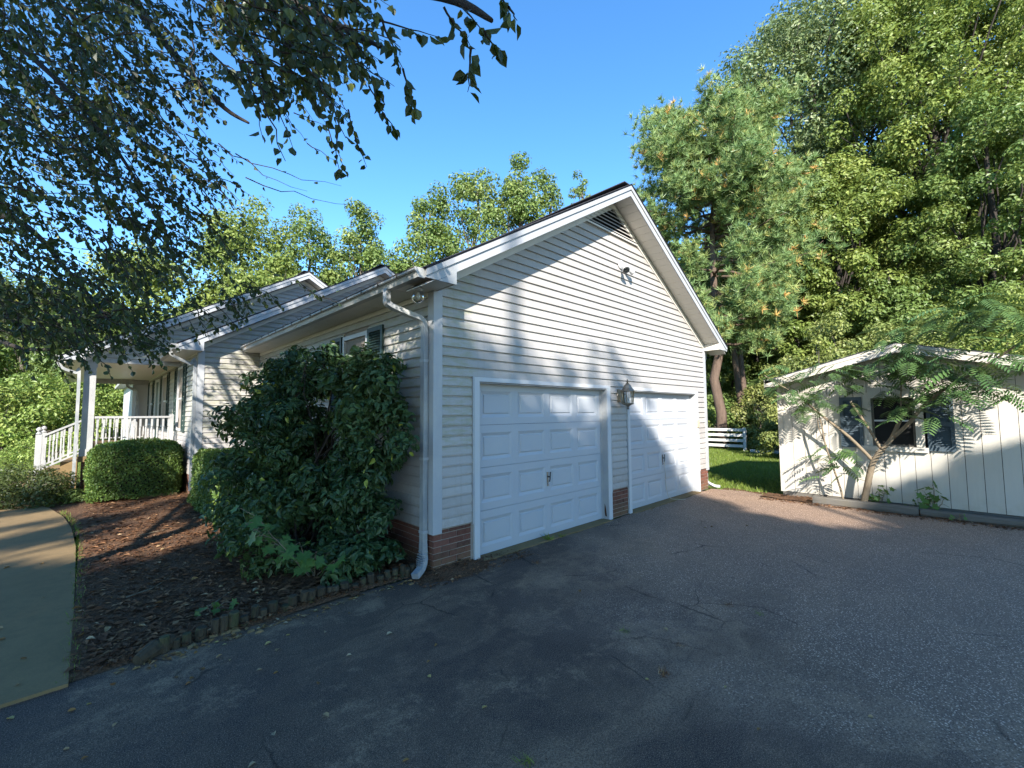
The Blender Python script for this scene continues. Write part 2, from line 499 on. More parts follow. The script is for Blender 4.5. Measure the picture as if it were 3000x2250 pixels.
# ------------------------------------------------------------------ geometry helpers
class MB:
    """collects shapes for ONE mesh object"""

    def __init__(self):
        self.v, self.f = [], []

    def add(self, vs_, fs):
        o = len(self.v)
        self.v += [tuple(map(float, p)) for p in vs_]
        self.f += [tuple(i + o for i in f) for f in fs]
        return self

    def hexa(self, p):      # 8 corners: bottom 4 ccw, top 4 ccw
        return self.add(p, [(3, 2, 1, 0), (4, 5, 6, 7), (0, 1, 5, 4), (1, 2, 6, 5), (2, 3, 7, 6), (3, 0, 4, 7)])

    def box(self, x0, x1, y0, y1, z0, z1):
        return self.hexa([(x0, y0, z0), (x1, y0, z0), (x1, y1, z0), (x0, y1, z0),
                          (x0, y0, z1), (x1, y0, z1), (x1, y1, z1), (x0, y1, z1)])

    def prism(self, poly, a, b):      # poly: list of 3D points, extruded from offset a to offset b
        n = len(poly)
        va = [Vector(p) + Vector(a) for p in poly]
        vb = [Vector(p) + Vector(b) for p in poly]
        fs = [tuple(range(n - 1, -1, -1)), tuple(range(n, 2 * n))]
        for i in range(n):
            j = (i + 1) % n
            fs.append((i, j, n + j, n + i))
        return self.add(va + vb, fs)

    def tube(self, pts, rad, seg=8, cap=True):
        pts = [Vector(p) for p in pts]
        if not hasattr(rad, '__len__'):
            rad = [rad] * len(pts)
        vs_, fs = [], []
        up = Vector((0.13, 0.21, 1))
        prev = None
        for i, p in enumerate(pts):
            d = (pts[min(i + 1, len(pts) - 1)] - pts[max(i - 1, 0)]).normalized()
            if prev is None:
                s = d.cross(up)
                if s.length < 1e-4:
                    s = d.cross(Vector((1, 0, 0)))
                s.normalize()
            else:
                s = (prev - d * prev.dot(d)).normalized()
            prev = s
            t = d.cross(s)
            for k in range(seg):
                a = 2 * math.pi * k / seg
                vs_.append(p + (s * math.cos(a) + t * math.sin(a)) * rad[i])
        for i in range(len(pts) - 1):
            for k in range(seg):
                k2 = (k + 1) % seg
                fs.append((i * seg + k, i * seg + k2, (i + 1) * seg + k2, (i + 1) * seg + k))
        if cap:
            fs.append(tuple(range(seg - 1, -1, -1)))
            fs.append(tuple(range((len(pts) - 1) * seg, len(pts) * seg)))
        return self.add(vs_, fs)

    def lathe(self, prof, c, seg=10, axis='Z'):
        vs_, fs = [], []
        for r, h in prof:
            for k in range(seg):
                a = 2 * math.pi * k / seg
                if axis == 'Z':
                    vs_.append((c[0] + r * math.cos(a), c[1] + r * math.sin(a), c[2] + h))
                elif axis == 'Y':
                    vs_.append((c[0] + r * math.cos(a), c[1] + h, c[2] + r * math.sin(a)))
        for i in range(len(prof) - 1):
            for k in range(seg):
                k2 = (k + 1) % seg
                fs.append((i * seg + k, i * seg + k2, (i + 1) * seg + k2, (i + 1) * seg + k))
        fs.append(tuple(range(seg - 1, -1, -1)))
        fs.append(tuple(range((len(prof) - 1) * seg, len(prof) * seg)))
        return self.add(vs_, fs)

    def mesh(self, name, mat, smooth=False):
        me = bpy.data.meshes.new(name)
        me.from_pydata(self.v, [], self.f)
        if mat:
            me.materials.append(mat)
        if smooth:
            me.polygons.foreach_set('use_smooth', [True] * len(me.polygons))
        return me

    def build(self, name, mat, parent=None, smooth=False):
        return link(name, self.mesh(name, mat, smooth), parent)


def link(name, me, parent=None):
    o = bpy.data.objects.new(name, me)
    COL.objects.link(o)
    if parent is not None:
        o.parent = parent
        if parent.matrix_basis != Matrix.Identity(4) or parent.parent:
            root = parent
            mw = parent.matrix_basis.copy()
            q = parent.parent
            pinv = parent.matrix_parent_inverse
            mw = pinv @ mw
            while q:
                mw = (q.matrix_parent_inverse @ q.matrix_basis) @ mw
                q = q.parent
            o.matrix_parent_inverse = mw.inverted()
    return o


def tag(o, label=None, cat=None, group=None, kind=None):
    if label: o['label'] = label
    if cat: o['category'] = cat
    if group: o['group'] = group
    if kind: o['kind'] = kind
    return o


def thing(name, label, cat, loc=(0, 0, 0), group=None):
    o = bpy.data.objects.new(name, None)
    o.empty_display_size = .1
    o.location = loc
    COL.objects.link(o)
    return tag(o, label, cat, group)


def unit(a):
    return a / np.maximum(np.linalg.norm(a, axis=-1, keepdims=True), 1e-9)


def leaf_arrays(P, D, N, L, W, fold=.18, shape='quad'):
    D = unit(D)
    S = unit(np.cross(D, N))
    N = np.cross(S, D)
    L = L[:, None]; W = W[:, None]
    n = len(P)
    if shape == 'quad':
        V = np.stack([P, P + D * L * .45 - S * W * .5 + N * W * fold, P + D * L, P + D * L * .45 + S * W * .5 + N * W * fold], 1)
        F = np.arange(n * 4).reshape(n, 4)
        return V.reshape(-1, 3), F, 4
    if shape == 'tri':
        V = np.stack([P - S * W * .5, P + S * W * .5, P + D * L], 1)
        F = np.arange(n * 3).reshape(n, 3)
        return V.reshape(-1, 3), F, 3
    # six-point folded leaf
    V = np.stack([P, P + D * L * .28 - S * W * .5 + N * W * fold, P + D * L * .62 - S * W * .40 + N * W * fold, P + D * L - N * L * .08,
                  P + D * L * .62 + S * W * .40 + N * W * fold, P + D * L * .28 + S * W * .5 + N * W * fold], 1)
    b = (np.arange(n) * 6)[:, None]
    F = np.concatenate([b + np.array([[0, 3, 2, 1]]), b + np.array([[0, 5, 4, 3]])], 0)
    return V.reshape(-1, 3), F, 6


def leaf_mesh(name, mat, P, D, N, L, W, tint, fold=.18, shape='quad'):
    V, F, k = leaf_arrays(P, D, N, L, W, fold, shape)
    me = bpy.data.meshes.new(name)
    me.from_pydata(V, [], F)
    me.materials.append(mat)
    a = me.attributes.new('tint', 'FLOAT', 'POINT')
    a.data.foreach_set('value', np.repeat(np.clip(tint, 0, 1), k).astype(np.float32))
    return me


def unit_leaves(name, mat, ratio, n=6, fold=.18):
    out = []
    for i in range(n):
        out.append(leaf_mesh(name, mat, np.zeros((1, 3)), np.array([[0, 1., 0]]), np.array([[0, 0, 1.]]), np.ones(1), np.array([ratio]),
                             np.array([(i + .5) / n]), fold, 'leaf6'))
    return out


def leaf_parts(name, mat, P, D, N, L, ratio, tint, parent, nmax=300, frame_only=True, stuff_name='foliage'):
    """the leaves that show largest become parts, the rest one foliage mesh"""
    rel = P - CAM
    z = rel @ CF
    x = 1500 + FOC * (rel @ CR) / np.maximum(z, .01)
    y = 1125 - FOC * (rel @ CU) / np.maximum(z, .01)
    inside = (z > .3) & (x > 0) & (x < 3000) & (y > 0) & (y < 2250)
    score = np.where(inside, L / np.maximum(z, .1), 0)
    idx = np.argsort(-score)[:nmax]
    idx = idx[score[idx] > 0]
    us = unit_leaves(name, mat, ratio)
    D = unit(D)
    S = unit(np.cross(D, N))
    Nn = np.cross(S, D)
    for i in idx:
        me = us[min(5, int(tint[i] * 6))]
        o = bpy.data.objects.new(name, me)
        COL.objects.link(o)
        l = L[i]
        m = Matrix(((S[i, 0] * l, D[i, 0] * l, Nn[i, 0] * l, P[i, 0]), (S[i, 1] * l, D[i, 1] * l, Nn[i, 1] * l, P[i, 1]),
                    (S[i, 2] * l, D[i, 2] * l, Nn[i, 2] * l, P[i, 2]), (0, 0, 0, 1)))
        o.parent = parent
        o.matrix_parent_inverse = Matrix.Translation(parent.location).inverted()
        o.matrix_basis = m
    mask = np.ones(len(P), bool)
    mask[idx] = False
    if mask.any():
        me = leaf_mesh(stuff_name, mat, P[mask], D[mask], N[mask], L[mask], L[mask] * ratio, tint[mask], .18, 'leaf6')
        o = link(stuff_name, me, parent)
        o['kind'] = 'stuff'


def rand_dirs(n):
    return unit(rng.normal(size=(n, 3)))


# ================================================================== SETTING
def sheet(name, mat, x0, x1, y0, y1, nx, ny, zfun, keep=None, parent=None):
    xs = np.linspace(x0, x1, nx)
    ys = np.linspace(y0, y1, ny)
    V, F = [], []
    for j, y in enumerate(ys):
        for i, x in enumerate(xs):
            V.append((x, y, zfun(x, y)))
    for j in range(ny - 1):
        for i in range(nx - 1):
            if keep is None or keep((xs[i] + xs[i + 1]) / 2, (ys[j] + ys[j + 1]) / 2):
                F.append((j * nx + i, j * nx + i + 1, (j + 1) * nx + i + 1, (j + 1) * nx + i))
    me = bpy.data.meshes.new(name)
    me.from_pydata(V, [], F)
    me.materials.append(mat)
    me.polygons.foreach_set('use_smooth', [True] * len(F))
    o = link(name, me, parent)
    o['kind'] = 'structure'
    return o


def poly_sheet(name, mat, pts, z, thick=.0):
    mb = MB()
    if thick:
        mb.prism([(x, y, z) for x, y in pts], (0, 0, -thick), (0, 0, 0))
    else:
        mb.add([(x, y, z) for x, y in pts], [tuple(range(len(pts)))])
    o = mb.build(name, mat)
    o['kind'] = 'structure'
    return o


def wob(x, y, s, a):
    return a * mnoise.noise(Vector((x * s, y * s, 3.7)))


sheet('ground', M['lawn'], -420, 420, -420, 420, 60, 60, lambda x, y: -.05)
# driveway: far edge follows the garage front, then the shed timbers
edge = []
for i in range(60):
    x = -2.85 + (7.45 + 2.85) * i / 59
    yb = -.015 if x < -.05 else (-.10 if (.6 < x < 3.4 or 4.05 < x < 6.85) else -.045)
    if x < -.05:
        yb = .05 + .10 * math.sin((x + 2.8) * 1.1)
    edge.append((x, yb + wob(x, 0, 4.5, .05)))
side = [(7.50, -.25), (7.62, -.7), (7.45, -1.1), (7.28, -1.7), (7.12, -2.2), (7.16, -3.4), (7.2, -5.5), (7.3, -9), (7.5, -22)]
drive_pts = [(-30, -.0), (-9, .06), (-5, .02)] + edge + side + [(-30, -22)]
poly_sheet('driveway', M['asphalt'], drive_pts, 0.0, .045)

# concrete walkway
right = [(-2.80, .02), (-2.80, 1.2), (-2.81, 2.6), (-2.83, 4.2), (-2.90, 5.6), (-3.02, 6.8), (-3.24, 8.0), (-3.62, 9.2), (-4.1, 10.3)]
left = [(-5.1, 9.7), (-4.75, 8.6), (-4.45, 7.6), (-4.22, 6.5), (-4.08, 5.4), (-4.02, 4.0), (-4.0, 2.6), (-4.0, 1.2), (-4.0, -.02)]
poly_sheet('walkway', M['concrete'], right + left, .022, .10)
poly_sheet('walkway_far', M['concrete'], [(-4.1, 10.3), (-3.5, 10.6), (-3.5, 11.9), (-4.6, 11.7), (-5.1, 9.7)], .018, .10)
# bed soil
sheet('garden_bed', M['soil'], -2.85, .02, .02, 9.6, 60, 150,
      lambda x, y: .0 + .035 * math.exp(-((x + .9) / .9) ** 2) + .02 + wob(x, y, 2.2, .016) + wob(x, y, 9, .01) - (.03 if y < .1 else 0),
      keep=lambda x, y: x > (-2.79 if y < 5 else (-2.83 - .06 * (y - 4.2) ** 1.4 * .5 if False else -2.85)) and not (x < -2.72 and y > 5.2 and False) and y > .07 + .02 * math.sin(9 * x))
sheet('garden_bed', M['soil'], -6.2, -2.75, 5.0, 10.6, 50, 80, lambda x, y: -.006 + wob(x, y, 3, .012))
sheet('soil_patch', M['soil'], -.3, 1.6, -.42, .02, 40, 14,
      lambda x, y: -.012 + .075 * math.exp(-((x - .25) / .42) ** 2) * max(0, 1 + y / .40) ** 1.2 + wob(x, y, 14, .012))
sheet('shed_bed', M['soil'], 7.12, 7.62, -6.6, -1.15, 16, 90, lambda x, y: .022 + wob(x, y, 5, .02))
sheet('soil_bank', M['soil'], 7.40, 7.9, -1.5, -.2, 14, 20, lambda x, y: -.02 + wob(x, y, 3, .03))
# concrete lip under each garage door
for x0, x1 in ((.64, 3.38), (4.09, 6.84)):
    mb = MB()
    n = 40
    poly = [(x0, .2, .0), (x1, .2, .0)]
    for i in range(n + 1):
        x = x1 + (x0 - x1) * i / n
        poly.append((x, -.085 + wob(x, 1, 5, .035) + wob(x, 3, 17, .012), .0))
    mb.prism(poly, (0, 0, -.05), (0, 0, .010))
    o = mb.build('door_apron', M['concrete'])
    o['kind'] = 'structure'


# ================================================================== HOUSE
house = thing('house', 'beige vinyl sided house with attached two door garage and front porch', 'house')
SL = .583
STEP = .1143


def frame_y(y0):          # wall facing -Y; u runs along X
    return lambda u, o, z: (u, y0 - o, z)


def frame_x(x0):          # wall facing -X; u runs along Y
    return lambda u, o, z: (x0 - o, u, z)


def board_mb(fr, ub0, ub1, ut0, ut1, z0, z1, flip=False):
    mb = MB()
    # lapped profile: butt edge stands 17 mm proud, top tucks under the course above
    # dutch lap: slanted face, then a cove under the next butt
    h = z1 - z0
    prof = [(.0, z0), (.026, z0), (.026, z0 + .008), (.023, z0 + .011), (.016, z0 + h * .76), (.005, z0 + h * .86), (.003, z1), (.0, z1)]
    va = [fr(ub0 + (ut0 - ub0) * (z - z0) / (z1 - z0), o, z) for o, z in prof]
    vb = [fr(ub1 + (ut1 - ub1) * (z - z0) / (z1 - z0), o, z) for o, z in prof]
    n = len(prof)
    fs = [tuple(range(n)), tuple(range(2 * n - 1, n - 1, -1))]
    for i in range(n):
        j = (i + 1) % n
        fs.append((i, n + i, n + j, j))
    if flip:
        fs = [tuple(reversed(f)) for f in fs]
    return mb.add(va + vb, fs)


def siding(wall, fr, z0, z1, segs, flip=False):
    z = z0
    while z < z1 - .01:
        zt = min(z + STEP, z1)
        for (a, b, c, d) in segs(z, zt):
            if b - a > .02 or d - c > .02:
                if min(b, d) - max(a, c) > 4.2:          # long courses are two lengths with a lapped joint
                    j = max(a, c) + (min(b, d) - max(a, c)) * random.choice((.28, .37, .46, .55, .64, .73))
                    board_mb(fr, a, j, c, j, z, zt, flip).build('siding_board', M['siding'], wall)
                    f2 = lambda u, o, z_: fr(u, o + .0018, z_)
                    board_mb(f2, j - .03, b, j - .03, d, z - .001, zt, flip).build('siding_board', M['siding'], wall)
                    continue
                board_mb(fr, a, b, c, d, z, zt + .0, flip).build('siding_board', M['siding'], wall)
        z += STEP


def holes_segs(u0, u1, holes):
    """split [u0,u1] round rectangular openings (ua,ub,za,zb)"""
    def f(z, zt):
        cuts = [(a, b) for a, b, za, zb in holes if zt > za + .02 and z < zb - .02]
        cuts.sort()
        out, cur = [], u0
        for a, b in cuts:
            if a > cur + .02:
                out.append((cur, a, cur, a))
            cur = max(cur, b)
        if u1 > cur + .02:
            out.append((cur, u1, cur, u1))
        return out
    return f


def gable_clip(base, apex_x, zs_apex, slope, u0, u1, floor=None):
    """clip the course to the slopes that meet at (apex_x, zs_apex)"""
    def lim(z):
        h = (zs_apex - z) / slope
        return max(u0, apex_x - h), min(u1, apex_x + h)

    def f(z, zt):
        segs = base(z, zt)
        lb, rb = lim(z)
        lt, rt = lim(zt)
        out = []
        for a, b, c, d in segs:
            A, B, Cc, Dd = max(a, lb), min(b, rb), max(c, lt), min(d, rt)
            if B > A + .01:
                if Dd < Cc:
                    Cc = Dd = (Cc + Dd) / 2
                out.append((A, B, Cc, Dd))
        return out
    return f


# ---- garage front wall: backing with the two openings
DO = [(.645, 3.375), (4.095, 6.835)]
DTOP = 2.13
wall = MB()
xs = [0, .645, 3.375, 4.095, 6.835, 7.41]
for a, b in ((0, 1), (2, 3), (4, 5)):
    wall.box(xs[a], xs[b], .002, .12, .0, DTOP)
wall.prism([(0, .002, DTOP), (7.41, .002, DTOP), (7.41, .002, 3.26), (3.705, .002, 5.42), (0, .002, 3.26)], (0, 0, 0), (0, .118, 0))
wall = wall.build('wall', M['mortar'], house)
wall['label'] = 'garage front wall of pale siding above a brick footing'
b0 = holes_segs(.095, 7.315, [(.555, 3.485, 0, 2.19), (3.995, 6.935, 0, 2.19), (2.75, 4.66, 4.885, 9)])
siding(wall, frame_y(0), .475, 5.40, gable_clip(b0, 3.705, 5.43, SL, .095, 7.315))
# corner trim (two faces each)
for sx_, x0 in ((1, 0), (-1, 7.41)):
    a, b = sorted((x0 - sx_ * .028, x0 + sx_ * .092))
    MB().box(a, b, -.028, .0, .425, 3.2).build('corner_trim', M['trim'], wall)
    a, b = sorted((x0 - sx_ * .028, x0))
    MB().box(a, b, .0005, .09, .425, 3.2).build('corner_trim', M['trim'], wall)


# bricks
def brick_area(wall, fr, u0, u1, z0, z1, phase=0.0, flip=False):
    zc = z0
    row = 0
    while zc < z1 - .02:
        zt = min(zc + .0575, z1)
        u = u0 - (.107 if (row % 2) else 0) + phase
        while u < u1 - .005:
            a, b = max(u, u0), min(u + .203, u1)
            if b - a > .025:
                out = .0 + random.uniform(.006, .011)
                p = [fr(a, 0, zc), fr(b, 0, zc), fr(b, out, zc), fr(a, out, zc), fr(a, 0, zt), fr(b, 0, zt), fr(b, out, zt), fr(a, out, zt)]
                MB().hexa(p).build('brick', M['brick'], wall)
            u += .203 + .0105
        zc += .0575 + .0105
        row += 1


fy = frame_y(0.0015)
brick_area(wall, fy, .0, .515, .012, .452, .0)
brick_area(wall, fy, 3.485, 3.99, .012, .452, .05)
brick_area(wall, fy, 6.94, 7.40, .012, .452, .02)

# ---- rake trim, soffit, roof for a gable whose wall faces -Y


def gable_roof(roof, y_wall, over, xl, zl, xa, za, xr, y_back, wall_l, wall_r, soffit_step=.145, zclip=0.0, panels=True):
    yf = y_wall - over
    zt = lambda x: za - SL * abs(x - xa)
    for (xe, s) in ((xl, 1), (xr, -1)):
        def seg(xA, xB, top, bot, yA, yB, nm, mt, lab=None):
            p = [(xA, yA, zt(xA) - bot), (xB, yA, zt(xB) - bot), (xB, yB, zt(xB) - bot), (xA, yB, zt(xA) - bot),
                 (xA, yA, zt(xA) - top), (xB, yA, zt(xB) - top), (xB, yB, zt(xB) - top), (xA, yB, zt(xA) - top)]
            return MB().hexa(p if s > 0 else [p[1], p[0], p[3], p[2], p[5], p[4], p[7], p[6]]).build(nm, mt, roof)
        seg(xe, xa, .022, .088, yf - .034, yf, 'drip_board', M['trim'])
        xc = xa - s * (za - .195 - zclip) / SL          # the fascia is cut level where it meets the eave
        fp = [(xe, yf - .018, zclip), (xc, yf - .018, zclip), (xa, yf - .018, zt(xa) - .195), (xa, yf - .018, zt(xa) - .090), (xe, yf - .018, zt(xe) - .090)]
        MB().prism(fp if s > 0 else fp[::-1], (0, 0, 0), (0, .018, 0)).build('fascia_board', M['trim'], roof)
        # frieze under the soffit along the wall
        wl_ = wall_l if s > 0 else wall_r
        seg(wl_, xa, .20, .30, y_wall - .032, y_wall - .004, 'frieze_board', M['soffit'])
        # sloping soffit panels
        if panels:
            n = int(abs(xa - xe) / soffit_step)
            for i in range(n):
                xA, xB = xe + (xa - xe) * i / n, xe + (xa - xe) * (i + 1) / n
                xB2 = xA + (xB - xA) * .965
                seg(xA, xB2, .170, .178, yf + .001, y_wall - .002, 'soffit_panel', M['soffit'])
            seg(xe, xa, .158, .168, yf + .001, y_wall - .002, 'soffit_backing', M['gutter_dark'])
        else:
            seg(xe, xa, .160, .178, yf + .001, y_wall - .002, 'soffit_panel', M['soffit'])
        # roof deck and stepped shingle courses
        seg(xe, xa, .0, .020, yf - .03, y_back, 'roof_deck', M['shingle'])
        sh = MB()
        nc = int(math.hypot(xa - xe, zt(xa) - zt(xe)) / .142)
        for i in range(nc):
            xA = xe - s * .03 + (xa - xe + s * .03) * i / nc
            xB = xe - s * .03 + (xa - xe + s * .03) * (i + 1) / nc
            for y0, y1 in ((yf - .045, y_back),):
                q = [(xA, y0, zt(xA) + .004), (xB, y0, zt(xB) + .003), (xB, y1, zt(xB) + .003), (xA, y1, zt(xA) + .004),
                     (xA, y0, zt(xA) + .016), (xB, y0, zt(xB) + .005), (xB, y1, zt(xB) + .005), (xA, y1, zt(xA) + .016)]
                sh.hexa(q if s > 0 else [q[1], q[0], q[3], q[2], q[5], q[4], q[7], q[6]])
        o = sh.build('shingles', M['shingle'], roof)
        o['kind'] = 'stuff'


groof = MB().box(3.55, 3.86, -.36, 6.9, 5.622, 5.636).build('roof', M['shingle'], house)
groof['label'] = 'garage roof with grey rake boards'
XA, ZA = 3.705, 5.62
gable_roof(groof, 0, .36, -.36, 0, XA, ZA, 7.77, 6.98, 0, 7.41, zclip=3.145)


def chop(roof, xo, xi, yf, zb, zt_o, zt_i, y_wall):
    """boxed eave return: front face, then flat soffit"""
    xc = xi - (xi - xo) / abs(xi - xo) * (zt_i - zb) / SL
    p = [(xc, yf - .021, zb - .003), (xi, yf - .021, zb - .003), (xi, yf - .021, zt_i)]
    if xo > xi:
        p = p[::-1]
    MB().prism(p, (0, 0, 0), (0, .018, 0)).build('eave_return', M['trim'], roof)
    a, b = sorted((xo, xi))
    inner = [(xi, yf - .002, zb), (xi, y_wall - .03, zb), (xi, y_wall - .03, zt_i), (xi, yf - .002, zt_i)]
    MB().prism(inner, (0, 0, 0), (.012 * (1 if xo > xi else -1), 0, 0)).build('eave_return', M['soffit'], roof)


ztg = lambda x: ZA - SL * abs(x - XA)
chop(groof, -.345, .03, -.36, 3.145, ztg(-.345) - .192, ztg(.03) - .195, 0)
chop(groof, 7.755, 7.38, -.36, 3.145, ztg(7.755) - .192, ztg(7.38) - .195, 0)
# flat eave soffits in panels, and the fascia behind the gutter
def eave_soffit(roof, xo, xi, y0, y1, z, step=.30):
    n = int((y1 - y0) / step)
    for i in range(n):
        a = y0 + (y1 - y0) * i / n
        b = y0 + (y1 - y0) * (i + 1) / n
        MB().box(min(xo, xi), max(xo, xi), a, b - .006, z, z + .008).build('soffit_panel', M['soffit'], roof)
    MB().box(min(xo, xi), max(xo, xi), y0, y1, z + .010, z + .018).build('soffit_backing', M['gutter_dark'], roof)


eave_soffit(groof, -.345, -.001, -.34, 6.97, 3.147)
eave_soffit(groof, 7.411, 7.755, -.34, 6.9, 3.147, .6)
MB().box(-.365, -.347, -.36, 6.7, 3.145, 3.232).build('fascia_board', M['trim'], groof)
MB().box(7.757, 7.775, -.36, 6.7, 3.145, 3.232).build('fascia_board', M['trim'], groof)


# ---- gutters
def gutter(x_in, sgn, y0, y1, z, name='gutter'):
    """K-style trough hung on a fascia at x_in, opening upward; sgn -1 = towards -X"""
    s = sgn
    outer = [(0, 0), (.075 * s, 0), (.088 * s, .045), (.118 * s, .070), (.118 * s, .098), (.108 * s, .100)]
    inner = [(.108 * s, .092), (.110 * s, .074), (.080 * s, .05), (.069 * s, .006), (.004 * s, .006), (.004 * s, .10), (0, .10)]
    prof = outer + inner
    g = MB()
    poly = [(x_in + x, y0, z + h) for x, h in prof]
    n = len(poly)
    va = poly
    vb = [(p[0], y1, p[2]) for p in poly]
    g.add(va + vb, [(i, (i + 1) % n, n + (i + 1) % n, n + i) for i in range(n)] )
    o = g.build(name, M['gutter'], house)
    for yy in (y0, y1):
        MB().prism([(x_in + x, yy, z + h) for x, h in outer] + [(x_in, yy, z + .10)], (0, -.003, 0), (0, .003, 0)).build('end_cap', M['gutter'], o)
    y = y0 + .35
    while y < y1:
        MB().box(*sorted((x_in + .0 * s, x_in + .122 * s)), y - .012, y + .012, z + .101, z + .107).build('hanger', M['gutter_dark'], o)
        MB().box(*sorted((x_in + .1185 * s, x_in + .1225 * s)), y - .012, y + .012, z + .062, z + .101).build('hanger', M['gutter_dark'], o)
        y += .42
    MB().box(*sorted((x_in + .006 * s, x_in + .106 * s)), y0 + .01, y1 - .01, z + .055, z + .085).build('gutter_debris', M['gutter_dark'], o)
    # grime stripe along the front lip
    MB().box(*sorted((x_in + .1185 * s, x_in + .1205 * s)), y0, y1, z + .088, z + .101).build('gutter_lip', M['gutter_dark'], o)
    return o


g1 = gutter(-.366, -1, -.36, 6.66, 3.135)
gutter(7.776, 1, -.36, 6.9, 3.135)
# pine straw sticking out of the gutter
pn = 130
yy = rng.uniform(1.5, 6.4, pn)
P = np.stack([-.42 + rng.normal(0, .03, pn), yy, np.full(pn, 3.215)], 1)
D = rand_dirs(pn) * np.array([.8, 1, .5]) + np.array([-.1, 0, .25])
me = leaf_mesh('gutter_straw', M['litter'], P, D, rand_dirs(pn), rng.uniform(.06, .18, pn), np.full(pn, .006), rng.uniform(.3, 1, pn), 0, 'quad')
link('gutter_straw', me, g1)['kind'] = 'stuff'


# ---- downspouts
def rect_pipe(mb, pts, w=.075, d=.055, side=Vector((0, 1, 0))):
    pts = [Vector(p) for p in pts]
    vs_, fs = [], []
    for i, p in enumerate(pts):
        t = (pts[min(i + 1, len(pts) - 1)] - pts[max(i - 1, 0)]).normalized()
        s = (side - t * side.dot(t))
        if s.length < .05:
            s = Vector((1, 0, 0))
        s.normalize()
        q = t.cross(s)
        for a, b in ((-1, -1), (1, -1), (1, 1), (-1, 1)):
            vs_.append(p + s * (a * w / 2) + q * (b * d / 2))
    for i in range(len(pts) - 1):
        for k in range(4):
            k2 = (k + 1) % 4
            fs.append((i * 4 + k, i * 4 + k2, i * 4 + 4 + k2, i * 4 + 4 + k))
    fs.append((3, 2, 1, 0))
    e = (len(pts) - 1) * 4
    fs.append((e, e + 1, e + 2, e + 3))
    return mb.add(vs_, fs)


def smooth_path(pts, n=6):
    pts = [np.array(p, float) for p in pts]
    out = []
    for i in range(len(pts) - 1):
        p0 = pts[max(i - 1, 0)]; p1 = pts[i]; p2 = pts[i + 1]; p3 = pts[min(i + 2, len(pts) - 1)]
        for k in range(n):
            t = k / n
            out.append(.5 * ((2 * p1) + (-p0 + p2) * t + (2 * p0 - 5 * p1 + 4 * p2 - p3) * t * t + (-p0 + 3 * p1 - 3 * p2 + p3) * t ** 3))
    out.append(pts[-1])
    return out


ds = MB()
rect_pipe(ds, smooth_path([(-.43, .30, 3.15), (-.43, .30, 3.04), (-.41, .30, 2.98), (-.25, .22, 2.90), (-.10, .12, 2.82), (-.068, .10, 2.72), (-.066, .10, 2.5)], 5), side=Vector((0, 1, 0)))
dso = ds.build('downspout', M['downspout'], house)
rect_pipe(MB(), [(-.066, .10, 2.5), (-.066, .10, .30)]).build('pipe', M['downspout'], dso)
rect_pipe(MB(), smooth_path([(-.066, .10, .32), (-.066, .10, .22), (-.075, .08, .15), (-.14, .03, .085), (-.25, -.03, .05)], 5), .08, .06).build('elbow', M['downspout'], dso)
for z in (2.35, 1.25, .45):
    MB().box(-.098, -.030, .055, .145, z - .014, z + .014).build('strap', M['trim'], dso)
for k in range(8):      # crimped rings on the elbow
    t = k / 7
    a = Vector((-.066, .10, .24)).lerp(Vector((-.12, .05, .10)), t) + Vector((-.012 * math.sin(math.pi * t), 0, -.01 * math.sin(math.pi * t)))
    MB().box(a.x - .038, a.x + .034, a.y - .045, a.y + .045, a.z - .004, a.z + .004).build('crimp', M['downspout'], dso)
ds = MB()
rect_pipe(ds, smooth_path([(7.83, .15, 3.15), (7.83, .15, 3.03), (7.70, .12, 2.95), (7.53, .08, 2.88), (7.475, .07, 2.76), (7.475, .07, .3), (7.48, .06, .14), (7.55, -.05, .06), (7.66, -.15, .04)], 5), side=Vector((0, 1, 0)))
ds.build('downspout', M['downspout'], house)


